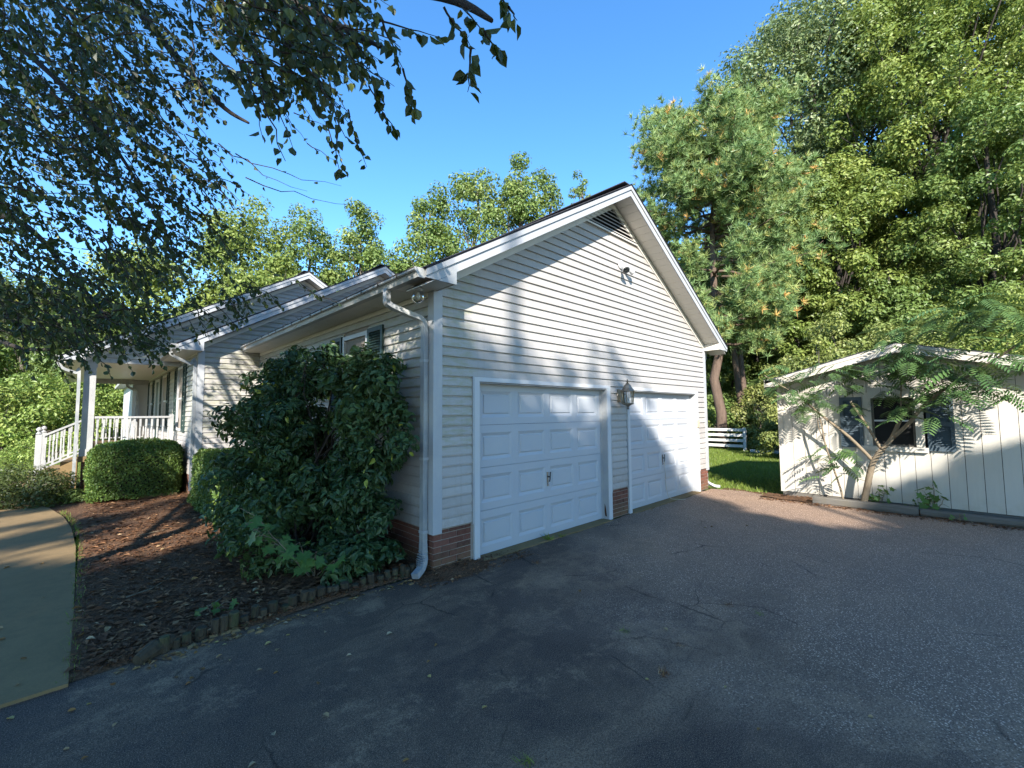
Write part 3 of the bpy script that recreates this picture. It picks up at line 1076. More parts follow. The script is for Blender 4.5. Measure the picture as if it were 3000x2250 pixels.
# ---- garage doors
def garage_door(x0, x1, dirty):
    y = .095
    d = MB().box(x0, x1, y + .036, y + .05, .012, 2.135).build('garage_door', M['inside'], house)
    h = 2.125 / 4
    w = x1 - x0
    pw, pitch, m = .50, .652, .138
    ph, pm = .338, .092
    for r in range(4):
        z0, z1 = .012 + h * r, .012 + h * (r + 1) - .004
        s = MB()
        # rails and stiles of the section round four recessed fields
        us = [x0]
        for c in range(4):
            a = x0 + m + pitch * c - .02
            us += [a, a + pw + .04]
        us.append(x1)
        za, zb = z0 + pm - .0, z0 + pm + ph
        s.box(x0, x1, y, y + .034, z0, za)
        s.box(x0, x1, y, y + .034, zb, z1)
        for c in range(5):
            s.box(us[2 * c], us[2 * c + 1], y, y + .034, za, zb)
        s.build('door_section', M['door'], d)
        for c in range(4):
            a, b = us[2 * c + 1], us[2 * c + 2]
            i1, i2, dp = .045, .062, .016
            # a raised field: bevel falls from the frame into a valley, rises again to a flat centre
            p = MB()
            def ring(i, dep):
                return [(a + i, y + dep, za + i), (b - i, y + dep, za + i), (b - i, y + dep, zb - i), (a + i, y + dep, zb - i)]
            vs_ = ring(0, .0005) + ring(.038, dp) + ring(.050, dp) + ring(.058, .004)
            fs = []
            for q in range(3):
                for k in range(4):
                    k2 = (k + 1) % 4
                    fs.append((q * 4 + k, q * 4 + k2, q * 4 + 4 + k2, q * 4 + 4 + k))
            fs.append((12, 13, 14, 15))
            p.add(vs_, fs)
            p.build('raised_panel', M['door'], d)
    MB().box(x0, x1, y - .002, y + .03, .001, .013).build('bottom_seal', M['rubber'], d)
    hx = x0 + w * .5 + .0
    hb = MB()
    hb.box(hx - .016, hx + .016, y - .006, y, .70, .90)
    hb.build('lock_plate', M['chrome'], d)
    hb = MB()
    hb.tube([(hx, y - .005, .835), (hx, y - .045, .835)], .011, 8)
    hb.tube([(hx + .012, y - .045, .905), (hx + .002, y - .047, .80), (hx - .01, y - .045, .765)], .009, 8)
    hb.build('door_handle', M['black_metal'], d)
    MB().tube([(hx - .005, y - .002, .725), (hx - .005, y - .016, .725)], .014, 10).build('lock_cylinder', M['chrome'], d)
    # cladding round the opening: jambs, head and face trims
    fr_ = MB()
    fr_.box(x0 + .001, x0 + .007, -.022, .092, 0, DTOP - .008)
    fr_.box(x1 - .007, x1 - .001, -.022, .092, 0, DTOP - .008)
    fr_.box(x0 + .001, x1 - .001, -.022, .092, DTOP - .007, DTOP - .001)
    fr_.build('jamb', M['trim'], d)
    for a, b in ((x0 - .088, x0 - .005), (x1 + .005, x1 + .102)):
        MB().box(a, b, -.030, -.0005, .0, DTOP + .058).build('face_trim', M['white'], d)
    MB().box(x0 - .088, x1 + .102, -.034, -.0005, DTOP + .010, DTOP + .062).build('face_trim', M['white'], d)
    MB().box(x0 - .115, x0 - .089, -.040, -.0005, .44, DTOP + .07).build('channel', M['trim'], d)
    MB().box(x1 + .103, x1 + .112, -.034, -.0005, .44, DTOP + .07).build('channel', M['trim'], d)
    # stop moulding against the door
    for a, b in ((x0 + .008, x0 + .032), (x1 - .032, x1 - .008)):
        MB().box(a, b, y - .014, y - .002, .0, DTOP).build('door_stop', M['trim'], d)
    MB().box(x0, x1, y - .016, y - .002, DTOP - .03, DTOP).build('door_stop', M['trim'], d)
    return d


d1 = garage_door(.645, 3.375, True)
d1['label'] = 'nearer white panelled garage door'
d2 = garage_door(4.095, 6.835, False)
d2['label'] = 'farther white panelled garage door with a cord hanging from its handle'
# cord hanging from the second door's handle
cx = 4.095 + 2.74 * .5
MB().tube(smooth_path([(cx, .06, .76), (cx + .03, .055, .5), (cx + .06, .06, .25), (cx + .10, .02, .05), (cx + .22, -.10, .018), (cx + .33, -.2, .012)], 5), .005, 5).build('cord', M['beige'], d2)
# rust at the foot of the jambs
MB().add([(3.3665, .045, .06), (3.3665, .01, .05), (3.3665, .03, .2), (3.3665, .05, .26), (3.3665, .055, .14)], [(0, 1, 2, 3, 4)]).build('rust_mark', M['rust'], d1)
MB().add([(.69, .0935, .43), (.705, .0935, .43), (.71, .0935, .49), (.70, .0935, .51), (.692, .0935, .46)], [(0, 1, 2, 3, 4)]).build('rust_mark', M['rust'], d1)

# ---- gable vent
vent = MB()
vent.prism([(2.80, -.002, 4.89), (4.61, -.002, 4.89), (3.705, -.002, 5.415)], (0, 0, 0), (0, .003, 0))
vent = vent.build('gable_vent', M['inside'], house)
z = 4.90
while z < 5.36:
    hw = (5.42 - z) / SL - .06
    hw2 = (5.42 - z - .05) / SL - .06
    if hw2 > .03:
        p = [(3.705 - hw, -.012, z + .012), (3.705 + hw, -.012, z + .012), (3.705 + hw, -.003, z + .055), (3.705 - hw, -.003, z + .055)]
        q = [(3.705 - hw, -.045, z), (3.705 + hw, -.045, z), (3.705 + hw2, -.006, z + .05), (3.705 - hw2, -.006, z + .05)]
        mb = MB()
        mb.hexa([q[0], q[1], (q[1][0], -.040, z + .003), (q[0][0], -.040, z + .003), (q[3][0], -.010, z + .047), (q[2][0], -.010, z + .047), q[2], q[3]])
        mb.build('slat', M['siding'], vent)
    z += .066
MB().box(2.70, 4.71, -.030, -.004, 4.862, 4.892).build('vent_frame', M['soffit'], vent)

# ---- garage side wall (faces -X)
side = MB().box(.002, .12, .12, 7.0, 0, 3.14).build('wall', M['mortar'], house)
side['label'] = 'garage side wall with the shuttered window'
WIN = (1.60, 2.42, 1.75, 2.92)
b0 = holes_segs(.092, 6.97, [WIN])
siding(side, frame_x(0), .475, 3.14, b0, flip=True)
brick_area(side, frame_x(0.0015), .0, 7.0, .012, .452)
MB().box(-.022, .0, 6.94, 6.98, .43, 3.14).build('corner_trim', M['trim'], side)
MB().box(-.030, -.001, .09, 6.97, 3.085, 3.145).build('frieze_board', M['soffit'], side)


def window_x(parent, X, y0, y1, z0, z1, cols=3, rows=2, curtain=None, mat_fr=None):
    """double hung window in a wall that faces -X"""
    w = MB().box(X + .03, X + .034, y0 + .05, y1 - .05, z0 + .05, z1 - .05).build('window', M['glass'], parent)
    fr_ = MB()
    fr_.box(X - .035, X + .05, y0, y0 + .055, z0, z1)
    fr_.box(X - .035, X + .05, y1 - .055, y1, z0, z1)
    fr_.box(X - .035, X + .05, y0 + .055, y1 - .055, z1 - .06, z1)
    fr_.box(X - .045, X + .05, y0 + .055, y1 - .055, z0, z0 + .05)
    fr_.build('frame', M['white'], w)
    zm = (z0 + z1) / 2
    MB().box(X + .0, X + .028, y0 + .055, y1 - .055, zm - .022, zm + .022).build('meeting_rail', M['white'], w)
    for c in range(1, cols):
        yy_ = y0 + .05 + (y1 - y0 - .1) * c / cols
        for za, zb in ((z0 + .05, zm - .022), (zm + .022, z1 - .06)):
            MB().box(X + .018, X + .029, yy_ - .009, yy_ + .009, za, zb).build('muntin', M['white'], w)
    for r in range(1, rows):
        for za, zb in ((z0 + .05, zm - .022), (zm + .022, z1 - .06)):
            zz_ = za + (zb - za) * r / rows
            MB().box(X + .019, X + .028, y0 + .055, y1 - .055, zz_ - .009, zz_ + .009).build('muntin', M['white'], w)
    return w


def shutter_x(parent, X, y0, y1, z0, z1, mat, name='shutter', slats=True):
    """louvred shutter screwed flat on a wall that faces -X"""
    s = MB()
    s.box(X - .045, X - .012, y0, y0 + .05, z0, z1)
    s.box(X - .045, X - .012, y1 - .05, y1, z0, z1)
    zm = z0 + (z1 - z0) * .48
    for a, b in ((z0, z0 + .07), (zm - .035, zm + .035), (z1 - .06, z1)):
        s.box(X - .045, X - .012, y0 + .05, y1 - .05, a, b)
    s.box(X - .016, X - .010, y0 + .05, y1 - .05, z0 + .07, z1 - .06)
    s = s.build(name, mat, parent)
    if slats:
        proto = None
        for a, b in ((z0 + .072, zm - .037), (zm + .037, z1 - .062)):
            n = max(3, int((b - a) / .034))
            for i in range(n):
                z = a + (b - a) * i / n
                if proto is None:
                    proto = MB().hexa([(X - .042, y0 + .051, z), (X - .036, y0 + .051, z), (X - .036, y1 - .051, z), (X - .042, y1 - .051, z),
                                       (X - .022, y0 + .051, z + .030), (X - .016, y0 + .051, z + .030), (X - .016, y1 - .051, z + .030), (X - .022, y1 - .051, z + .030)]
                                      ).build('slat', mat, s)
                    zp = z
                else:
                    o = proto.copy()
                    COL.objects.link(o)
                    o.location = (0, 0, z - zp)
    return s


window_x(house, 0, *WIN, cols=3, rows=2)
shutter_x(house, -.006, 1.14, 1.575, 1.72, 2.93, M['shutter'])
shutter_x(house, -.006, 2.44, 2.86, 1.72, 2.93, M['shutter'])

# ---- middle block of the house (gable at Y=7)
Y2 = 7.0
X2A, Z2A = 2.89, 5.79
z2 = lambda x: Z2A - SL * abs(x - X2A)
w2 = MB()
w2.prism([(-1.15, Y2 + .002, 0), (7.0, Y2 + .002, 0), (7.0, Y2 + .002, 3.2), (X2A, Y2 + .002, Z2A - .19), (-1.15, Y2 + .002, 3.2)], (0, 0, 0), (0, .12, 0))
w2 = w2.build('wall', M['mortar'], house)
w2['label'] = 'side gable wall of the main house behind the garage roof'
siding(w2, frame_y(Y2), .475, 5.58, gable_clip(
    lambda z, zt: [(-1.06, (-.005 if z < 3.2 else 6.9), -1.06, (-.005 if z < 3.2 else 6.9))], X2A, Z2A - .19, SL, -1.06, 6.9))
brick_area(w2, frame_y(Y2 + .0015), -1.15, -.01, .012, .452)
MB().box(-1.178, -1.06, Y2 - .028, Y2, .425, 3.15).build('corner_trim', M['trim'], w2)
MB().box(-1.178, -1.15, Y2 + .0005, Y2 + .09, .425, 3.15).build('corner_trim', M['trim'], w2)
r2 = MB().box(X2A - .15, X2A + .15, 6.66, 9.5, Z2A + .004, Z2A + .018).build('roof', M['shingle'], house)
r2['label'] = 'dark shingle roof of the middle block'
gable_roof(r2, Y2, .32, -1.55, 0, X2A, Z2A, 7.0, 9.6, -1.15, 6.9, zclip=3.075, panels=False)
chop(r2, -1.535, -1.13, Y2 - .32, 3.075, z2(-1.535) - .192, z2(-1.13) - .195, Y2)
eave_soffit(r2, -1.535, -1.155, Y2 - .3, 9.45, 3.077, .4)
MB().box(-1.555, -1.537, Y2 - .32, 9.4, 3.075, 3.185).build('fascia_board', M['trim'], r2)
gutter(-1.556, -1, Y2 - .32, 9.25, 3.075)
ds = MB()
rect_pipe(ds, smooth_path([(-1.62, 7.05, 3.08), (-1.62, 7.05, 3.0), (-1.5, 7.05, 2.92), (-1.3, 7.05, 2.82), (-1.215, 7.05, 2.72), (-1.213, 7.05, .2)], 5))
ds.build('downspout', M['downspout'], house)

# ---- porch block (gable at Y=9.5)
Y3 = 9.5
X3A, Z3A = 1.75, 5.97
z3 = lambda x: Z3A - SL * abs(x - X3A)
YE = 17.7
w3 = MB()
w3.prism([(-2.9, Y3 + .002, 3.09), (6.4, Y3 + .002, 3.09), (X3A, Y3 + .002, Z3A - .19)], (0, 0, 0), (0, .12, 0))
w3 = w3.build('wall', M['mortar'], house)
w3['label'] = 'triangular siding gable above the porch opening'
siding(w3, frame_y(Y3), 3.09, 5.75, gable_clip(lambda z, zt: [(-2.88, 6.3, -2.88, 6.3)], X3A, Z3A - .19, SL, -2.9, 6.3))
r3 = MB().box(X3A - .15, X3A + .15, 9.16, YE + .4, Z3A + .004, Z3A + .018).build('roof', M['shingle'], house)
r3['label'] = 'dark shingle roof over the porch'
gable_roof(r3, Y3, .32, -3.22, 0, X3A, Z3A, 6.4, YE + .4, -2.9, 6.3, zclip=2.97, panels=False)
chop(r3, -3.2, -2.88, Y3 - .32, 2.97, z3(-3.2) - .19, z3(-2.88) - .19, Y3)
eave_soffit(r3, -3.2, -2.9, Y3 - .3, YE + .3, 2.972, .5)
MB().box(-3.215, -3.2, Y3 - .3, YE + .4, 2.97, 3.06).build('fascia_board', M['trim'], r3)
gutter(-3.216, -1, Y3 - .3, YE + .4, 2.96)
ds = MB()
rect_pipe(ds, smooth_path([(-3.29, 9.4, 2.97), (-3.28, 9.4, 2.88), (-3.2, 9.4, 2.78), (-3.02, 9.42, 2.70), (-2.965, 9.42, 2.6), (-2.965, 9.42, .2)], 5))
ds.build('downspout', M['downspout'], house)
# front wall, facing -X, runs past both blocks
fw = MB().box(-1.148, -1.03, Y2 + .12, YE, 0, 3.14).build('wall', M['mortar'], house)
fw['label'] = 'front wall with tall shuttered windows beside the porch'
FW = [(8.86, 9.84, 1.38, 2.96), (11.85, 13.05, 1.40, 2.96), (14.0, 14.95, .86, 2.92), (15.9, 17.0, 1.4, 2.96)]
siding(fw, frame_x(-1.15), .475, 3.05, holes_segs(Y2 + .09, YE, FW), flip=True)
brick_area(fw, frame_x(-1.1485), Y2, 9.5, .012, .452)
for (a, b, c, d) in (FW[0], FW[1], FW[3]):
    window_x(house, -1.15, a, b, c, d, cols=3, rows=2)
    shutter_x(house, -1.156, a - .42, a - .02, c - .02, d + .01, M['shutter'], slats=False)
    shutter_x(house, -1.156, b + .02, b + .42, c - .02, d + .01, M['shutter'], slats=False)
fd = MB().box(-1.165, -1.12, 14.06, 14.89, .87, 2.86).build('front_door', M['shutter'], house)
MB().box(-1.185, -1.10, 13.96, 14.05, .86, 2.94).build('frame', M['white'], fd)
MB().box(-1.185, -1.10, 14.90, 14.99, .86, 2.94).build('frame', M['white'], fd)
MB().box(-1.188, -1.10, 14.05, 14.90, 2.87, 2.94).build('frame', M['white'], fd)
MB().box(-1.17, -1.145, Y2 + .1, YE, 3.05, 3.10).build('frieze_board', M['soffit'], fw)
# porch floor, ceiling, beams, columns
pf = MB().box(-2.92, -1.16, Y3 - .02, YE, .74, .86).build('porch_floor', M['concrete'], house)
MB().box(-2.86, -1.17, Y3 + .03, YE - .02, 0, .738).build('porch_base', M['mortar'], pf)
brick_area(pf, frame_y(Y3 + .0285), -2.86, -1.2, .012, .735)
MB().box(-2.75, -1.16, Y3 + .13, YE - .1, 3.10, 3.115).build('porch_ceiling', M['soffit'], house)
bm = MB()
bm.box(-2.9, -1.16, Y3 - .004, Y3 + .12, 2.975, 3.085)
bm.box(-2.9, -2.76, Y3 + .121, YE, 2.975, 3.10)
bm.box(-2.758, -1.16, YE - .14, YE - .02, 2.93, 3.095)
bm.build('porch_beam', M['porch'], house)
for (y, x) in ((Y3 + .12, -2.79), (12.3, -2.79), (15.0, -2.79), (YE - .12, -2.79)):
    c = MB().box(x - .10, x + .10, y - .10, y + .10, .862, 2.97).build('porch_column', M['porch'], house)
    MB().box(x - .115, x + .115, y - .115, y + .115, .862, 1.02).build('base_trim', M['porch'], c)
    MB().box(x - .115, x + .115, y - .115, y + .115, 2.86, 2.972).build('cap_trim', M['porch'], c)


def railing(p0, p1, n, base0, base1, h=.88, post0=False, post1=False):
    p0, p1 = Vector(p0), Vector(p1)
    d = (p1 - p0)
    dirh = Vector((d.x, d.y, 0)).normalized()
    s = Vector((-dirh.y, dirh.x, 0))
    def bar(za, zb, w):
        a, b = p0 + Vector((0, 0, base0)), p1 + Vector((0, 0, base1))
        return [a - s * w + Vector((0, 0, za)), b - s * w + Vector((0, 0, za)), b + s * w + Vector((0, 0, za)), a + s * w + Vector((0, 0, za)),
                a - s * w + Vector((0, 0, zb)), b - s * w + Vector((0, 0, zb)), b + s * w + Vector((0, 0, zb)), a + s * w + Vector((0, 0, zb))]
    r = MB().hexa(bar(h - .045, h, .045)).build('railing', M['porch'], house)
    MB().hexa(bar(.07, .11, .03)).build('bottom_rail', M['porch'], r)
    for i in range(n):
        t = (i + .5) / n
        p = p0.lerp(p1, t)
        zb = base0 + (base1 - base0) * t
        mb = MB()
        mb.box(p.x - .019, p.x + .019, p.y - .019, p.y + .019, p.z + zb + .108, p.z + zb + .26)
        mb.lathe([(.011, .26), (.019, .32), (.014, .45), (.019, .58), (.011, .63)], (p.x, p.y, p.z + zb), 6)
        mb.box(p.x - .019, p.x + .019, p.y - .019, p.y + .019, p.z + zb + .63, p.z + zb + h - .04)
        mb.build('baluster', M['porch'], r)
    return r


railing((-2.68, Y3 + .05, 0), (-1.30, Y3 + .05, 0), 13, .86, .86)
railing((-2.79, YE - .25, 0), (-2.79, 12.45, 0), 44, .86, .86)
railing((-2.68, YE - .1, 0), (-1.30, YE - .1, 0), 13, .86, .86)
MB().box(-1.34, -1.26, Y3 + .01, Y3 + .09, .86, 1.78).build('rail_post', M['porch'], house)
# steps with their own rails
for i in range(4):
    MB().box(-2.93 - .28 * (i + 1), -2.93 - .28 * i - .002, 10.55, 12.0, 0, .86 - .172 * (i + 1)).build('step', M['concrete'], house)
for y in (10.5, 12.05):
    railing((-2.90, y, 0), (-3.52, y, 0), 5, .80, .46, .86)
    px_ = MB().box(-3.62, -3.52, y - .05, y + .05, 0, 1.34)
    px_.lathe([(.03, 1.34), (.055, 1.36), (.02, 1.40), (.05, 1.44), (.045, 1.48), (.008, 1.51)], (-3.57, y, 0), 8)
    px_.build('rail_post', M['porch'], house)
# wing beyond the porch end
wg = MB().box(-1.62, 4, YE + .02, YE + 6, 0, 3.1).build('wall', M['white'], house)
wg['label'] = 'pale end wing beyond the porch'
MB().box(-1.95, -1.6, YE - .3, YE + 6, 3.0, 3.11).build('gutter', M['gutter'], house)
ds = MB()
rect_pipe(ds, smooth_path([(-1.78, YE - .1, 3.0), (-1.78, YE - .1, 2.85), (-1.6, YE - .1, 2.72), (-1.5, YE - .1, 2.55), (-1.5, YE - .1, .86)], 4), .1, .08)
ds.build('downspout', M['downspout'], house)

# ---- small fixtures on the house
# lantern between the doors
lan = thing('wall_lantern', 'aged brass carriage lantern on the siding between the two garage doors', 'lantern', (3.745, -.02, 1.80))
lx, ly, lz = 3.745, -.20, 2.03
mb = MB()
mb.lathe([(.006, .0), (.055, .004), (.062, .012), (.05, .022)], (3.745, -.045, 2.03), 10, 'Y')
mb.box(3.70, 3.79, -.040, -.021, 1.92, 2.14)
mb.build('wall_plate', M['brass'], lan)
MB().tube(smooth_path([(3.745, -.04, 1.97), (3.745, -.09, 1.90), (3.745, -.16, 1.87), (3.745, -.20, 1.885)], 4), .011, 6).build('bracket', M['brass'], lan)
mb = MB()
mb.lathe([(.012, -.235), (.022, -.215), (.010, -.195), (.028, -.180), (.045, -.165), (.098, -.145), (.102, -.130), (.092, -.126)], (lx, ly, lz), 8)
mb.build('lantern_base', M['brass'], lan)
mb = MB()
for k in range(8):
    a = math.pi / 8 + k * math.pi / 4
    mb.tube([(lx + .088 * math.cos(a), ly + .088 * math.sin(a), lz - .13), (lx + .108 * math.cos(a), ly + .108 * math.sin(a), lz + .07)], .0055, 4)
mb.build('lantern_frame', M['brass'], lan)
for k in range(8):
    a0, a1 = math.pi / 8 + k * math.pi / 4, math.pi / 8 + (k + 1) * math.pi / 4
    MB().add([(lx + .086 * math.cos(a0), ly + .086 * math.sin(a0), lz - .128), (lx + .086 * math.cos(a1), ly + .086 * math.sin(a1), lz - .128),
              (lx + .105 * math.cos(a1), ly + .105 * math.sin(a1), lz + .068), (lx + .105 * math.cos(a0), ly + .105 * math.sin(a0), lz + .068)],
             [(0, 1, 2, 3)]).build('pane', M['clear'], lan)
mb = MB()
mb.lathe([(.118, .066), (.125, .075), (.112, .092), (.085, .12), (.062, .165), (.04, .19), (.03, .196), (.034, .205), (.012, .215), (.022, .235), (.010, .25), (.015, .262), (.002, .275)], (lx, ly, lz), 8)
mb.build('lantern_cap', M['brass'], lan)
mb = MB()
for dx in (-.03, .03):
    mb.tube([(lx + dx, ly, lz - .125), (lx + dx, ly, lz - .02)], .009, 6)
mb.build('candle_tube', M['curtain'], lan)
# floodlight on the gable
fl = thing('floodlight', 'twin headed security floodlight on the upper gable siding', 'floodlight', (3.90, -.02, 4.36))
MB().lathe([(.075, .0), (.085, -.012), (.08, -.026), (.04, -.036)], (3.90, -.022, 4.36), 14, 'Y').build('wall_plate', M['white'], fl)
def flood_head(p, d):
    p, d = Vector(p), Vector(d).normalized()
    j = MB().tube([(3.90, -.05, 4.335), p - d * .05], .012, 6).build('arm', M['white'], fl)
    h = MB()
    prof = [(-.07, .025), (-.05, .034), (.0, .040), (.055, .068), (.062, .068)]
    h.tube([p + d * a for a, r in prof], [r for a, r in prof], 12)
    h.build('lamp_head', M['white'], fl, True)
    MB().tube([p + d * .0625, p + d * .066], [.062, .062], 12).build('lens', M['clear'], fl)
flood_head((3.84, -.15, 4.25), (-.35, -.55, -.5))
flood_head((4.05, -.13, 4.27), (.6, -.35, -.25))
# porch light globe under the corner soffit
gl_ = thing('globe_light', 'clear glass globe lamp under the eave by the downspout', 'lamp', (-.2, .02, 3.14))
MB().lathe([(.05, 0), (.055, -.015), (.035, -.03)], (-.2, .02, 3.145), 12).build('ceiling_plate', M['white'], gl_)
MB().lathe([(.03, .075), (.055, .055), (.072, .02), (.075, -.01), (.062, -.045), (.035, -.068), (.01, -.074)], (-.2, .02, 3.045), 14).build('glass_globe', M['clear'], gl_, True)
MB().lathe([(.014, .06), (.016, .03), (.022, .0), (.022, -.02), (.008, -.04)], (-.2, .02, 3.06), 8).build('bulb', M['white'], gl_, True)
# keypad
kp = thing('door_keypad', 'small beige keypad box on the right jamb of the farther garage door', 'keypad', (6.89, -.03, 1.42))
MB().box(6.85, 6.93, -.055, -.0305, 1.40, 1.56).build('keypad_case', M['beige'], kp)
MB().box(6.858, 6.922, -.060, -.0555, 1.44, 1.555).build('keypad_cover', M['beige'], kp)

# ================================================================== SHED
shed = thing('shed', 'cream board sided shed with low gable roof and one shuttered window', 'shed', (7.6, -3.35, 0))
SX = 7.6
SY0, SY1, SYC = -1.43, -5.30, -3.36
SSL = .265
ss = lambda y, z: z - SSL * abs(y - SYC)
mb = MB()
mb.prism([(SX + .03, SY0, .1), (SX + .03, SY1, .1), (SX + .03, SY1, ss(SY1, 2.80)), (SX + .03, SYC, 2.80), (SX + .03, SY0, ss(SY0, 2.80))], (0, 0, 0), (.05, 0, 0))
mb.box(SX + .081, SX + 3.2, SY0 - .06, SY0, .1, 2.27)
mb.box(SX + .081, SX + 3.2, SY1, SY1 + .06, .1, 2.27)
mb.box(SX + 3.2, SX + 3.26, SY1, SY0, .1, 2.27)
swall = mb.build('wall', M['inside'], shed)
SW = (-3.53, -2.94, 1.10, 1.97)       # opening
y = SY0 - .035
k = 0
while y > SY1 + .01:
    yb = max(y - .203, SY1)
    a, b = yb + .0035, y - .0035
    pieces = [(.105, None)]
    ov = not (b < SW[0] - .0 or a > SW[1])
    def top(yy):
        return ss(yy, 2.80)
    def panel(z0, z1a, z1b):
        p = [(SX, a, z0), (SX, b, z0), (SX + .028, b, z0), (SX + .028, a, z0), (SX, a, z1a), (SX, b, z1b), (SX + .028, b, z1b), (SX + .028, a, z1a)]
        MB().hexa([p[1], p[0], p[3], p[2], p[5], p[4], p[7], p[6]]).build('board', M['shed'], swall)
    if ov:
        panel(.105, SW[2], SW[2])
        panel(SW[3], top(a), top(b))
    else:
        panel(.105, top(a), top(b))
    y -= .203
MB().box(SX - .018, SX + .028, SY0 - .075, SY0 + .012, .10, 2.27).build('corner_trim', M['shed'], shed)
MB().box(SX + .029, SX + .10, SY0 + .0005, SY0 + .014, .10, 2.27).build('corner_trim', M['shed'], shed)
MB().box(SX - .010, SX + .05, SY1 + .1, SY0 - .02, -.02, .096).build('skirt_board', M['weathered'], shed)
# roof
sr = MB()
zt = lambda y: 2.93 - SSL * abs(y - SYC)
for ya, s in ((SY0 + .14, 1), (SY1 - .14, -1)):
    p = [(SX - .33, ya, zt(ya) - .02), (SX - .33, SYC, zt(SYC) - .02), (SX + 3.5, SYC, zt(SYC) - .02), (SX + 3.5, ya, zt(ya) - .02),
         (SX - .33, ya, zt(ya)), (SX - .33, SYC, zt(SYC)), (SX + 3.5, SYC, zt(SYC)), (SX + 3.5, ya, zt(ya))]
    sr.hexa(p)
sr = sr.build('roof', M['shingle'], shed)
for ya, yb in ((SY0 + .13, SYC), (SYC, SY1 - .13)):
    for (t0, t1, xf, nm) in ((.022, .075, -.335, 'drip_board'), (.077, .175, -.322, 'fascia_board')):
        p = [(SX + xf - .02, ya, zt(ya) - t1), (SX + xf - .02, yb, zt(yb) - t1), (SX + xf, yb, zt(yb) - t1), (SX + xf, ya, zt(ya) - t1),
             (SX + xf - .02, ya, zt(ya) - t0), (SX + xf - .02, yb, zt(yb) - t0), (SX + xf, yb, zt(yb) - t0), (SX + xf, ya, zt(ya) - t0)]
        MB().hexa(p).build(nm, M['shed'], sr)
    p = [(SX - .32, ya, zt(ya) - .155), (SX - .32, yb, zt(yb) - .155), (SX - .001, yb, zt(yb) - .155), (SX - .001, ya, zt(ya) - .155),
         (SX - .32, ya, zt(ya) - .14), (SX - .32, yb, zt(yb) - .14), (SX - .001, yb, zt(yb) - .14), (SX - .001, ya, zt(ya) - .14)]
    MB().hexa(p).build('soffit_panel', M['shed'], sr)
for ya in (SY0 + .13, SY1 - .15):
    MB().box(SX - .32, SX + 3.4, ya, ya + .02, zt(ya) - .20, zt(ya) - .022).build('fascia_board', M['shed'], sr)
MB().box(SX - .355, SX - .343, SY0 - .05, SY0 + .15, 2.24, 2.40).build('fascia_board', M['shed'], sr)
# window
wd = MB().box(SX + .036, SX + .04, SW[0], SW[1], SW[2], SW[3]).build('window', M['glass'], shed)
fm = MB()
fm.box(SX - .03, SX + .03, SW[0] - .11, SW[0], SW[2], SW[3] + .11)
fm.box(SX - .03, SX + .03, SW[1], SW[1] + .11, SW[2], SW[3] + .11)
fm.box(SX - .032, SX + .03, SW[0] + .0005, SW[1] - .0005, SW[3], SW[3] + .11)
fm.build('frame', M['shed'], wd)
MB().box(SX - .075, SX + .03, SW[0] - .15, SW[1] + .15, SW[2] - .085, SW[2] - .001).build('sill', M['shed'], wd)
sm = MB()
for a, b in ((SW[0], SW[0] + .035), (SW[1] - .035, SW[1])):
    sm.box(SX + .008, SX + .034, a, b, SW[2], SW[3])
for a, b in ((SW[2], SW[2] + .035), (SW[3] - .03, SW[3])):
    sm.box(SX + .008, SX + .034, SW[0] + .036, SW[1] - .036, a, b)
sm.build('sash', M['weathered'], wd)
MB().box(SX + .004, SX + .033, SW[0] + .036, SW[1] - .036, 1.545, 1.575).build('meeting_rail', M['white'], wd)
shutter_x(shed, SX - .004, -2.81, -2.475, 1.06, 2.0, M['shutter_shed'])
shutter_x(shed, SX - .004, -4.01, -3.675, 1.05, 2.0, M['shutter_shed'])

# landscape timbers in front of the shed
for (ya, yb, x, zz_, hh, lab) in ((-2.05, -3.52, 7.20, .0, .13, 'weathered landscape timber lying in front of the small tree'),
                                  (-3.54, -6.3, 7.24, -.03, .135, 'long dark landscape timber along the right part of the shed base')):
    t_ = MB()
    rr = .016
    p = [(x - .07, ya, zz_), (x + .07, ya, zz_), (x + .07, ya, zz_ + hh - rr), (x + .07 - rr, ya, zz_ + hh), (x - .07 + rr, ya, zz_ + hh), (x - .07, ya, zz_ + hh - rr)]
    t_.prism(p, (0, 0, 0), (0.01, yb - ya, 0))
    tag(t_.build('landscape_timber', M['weathered']), lab, 'timber', 'landscape timbers by the shed')

# ================================================================== LOG EDGING
ed = thing('log_edging', 'row of short upright log posts edging the mulch bed along the driveway', 'garden edging', (-1.2, .12, 0))
x = -2.30
i = 0
while x < -.12:
    r = random.uniform(.028, .042)
    h = random.uniform(.07, .15) * (1.0 if x > -2.0 else .8)
    y = .10 + .07 * math.sin((x + 2.3) * 1.3) + random.uniform(-.012, .012)
    tilt = Vector((random.uniform(-.10, .10), random.uniform(-.14, .06), 1)).normalized()
    mb = MB()
    p0 = Vector((x, y, -.04))
    mb.tube([p0, p0 + tilt * (h * .55), p0 + tilt * (h + .035), p0 + tilt * (h + .04)], [r, r * 1.02, r * .97, r * .86], 10)
    mb.build('log', M['log'], ed)
    x += r * 2 + random.uniform(.0, .022)
    i += 1
st = MB().tube([(-2.46, .02, .03), (-2.36, .10, .05), (-2.25, .16, .045)], [.04, .062, .05], 9)
tag(st.build('rotten_log', M['log']), 'rotten log chunk lying at the left end of the log edging', 'log')
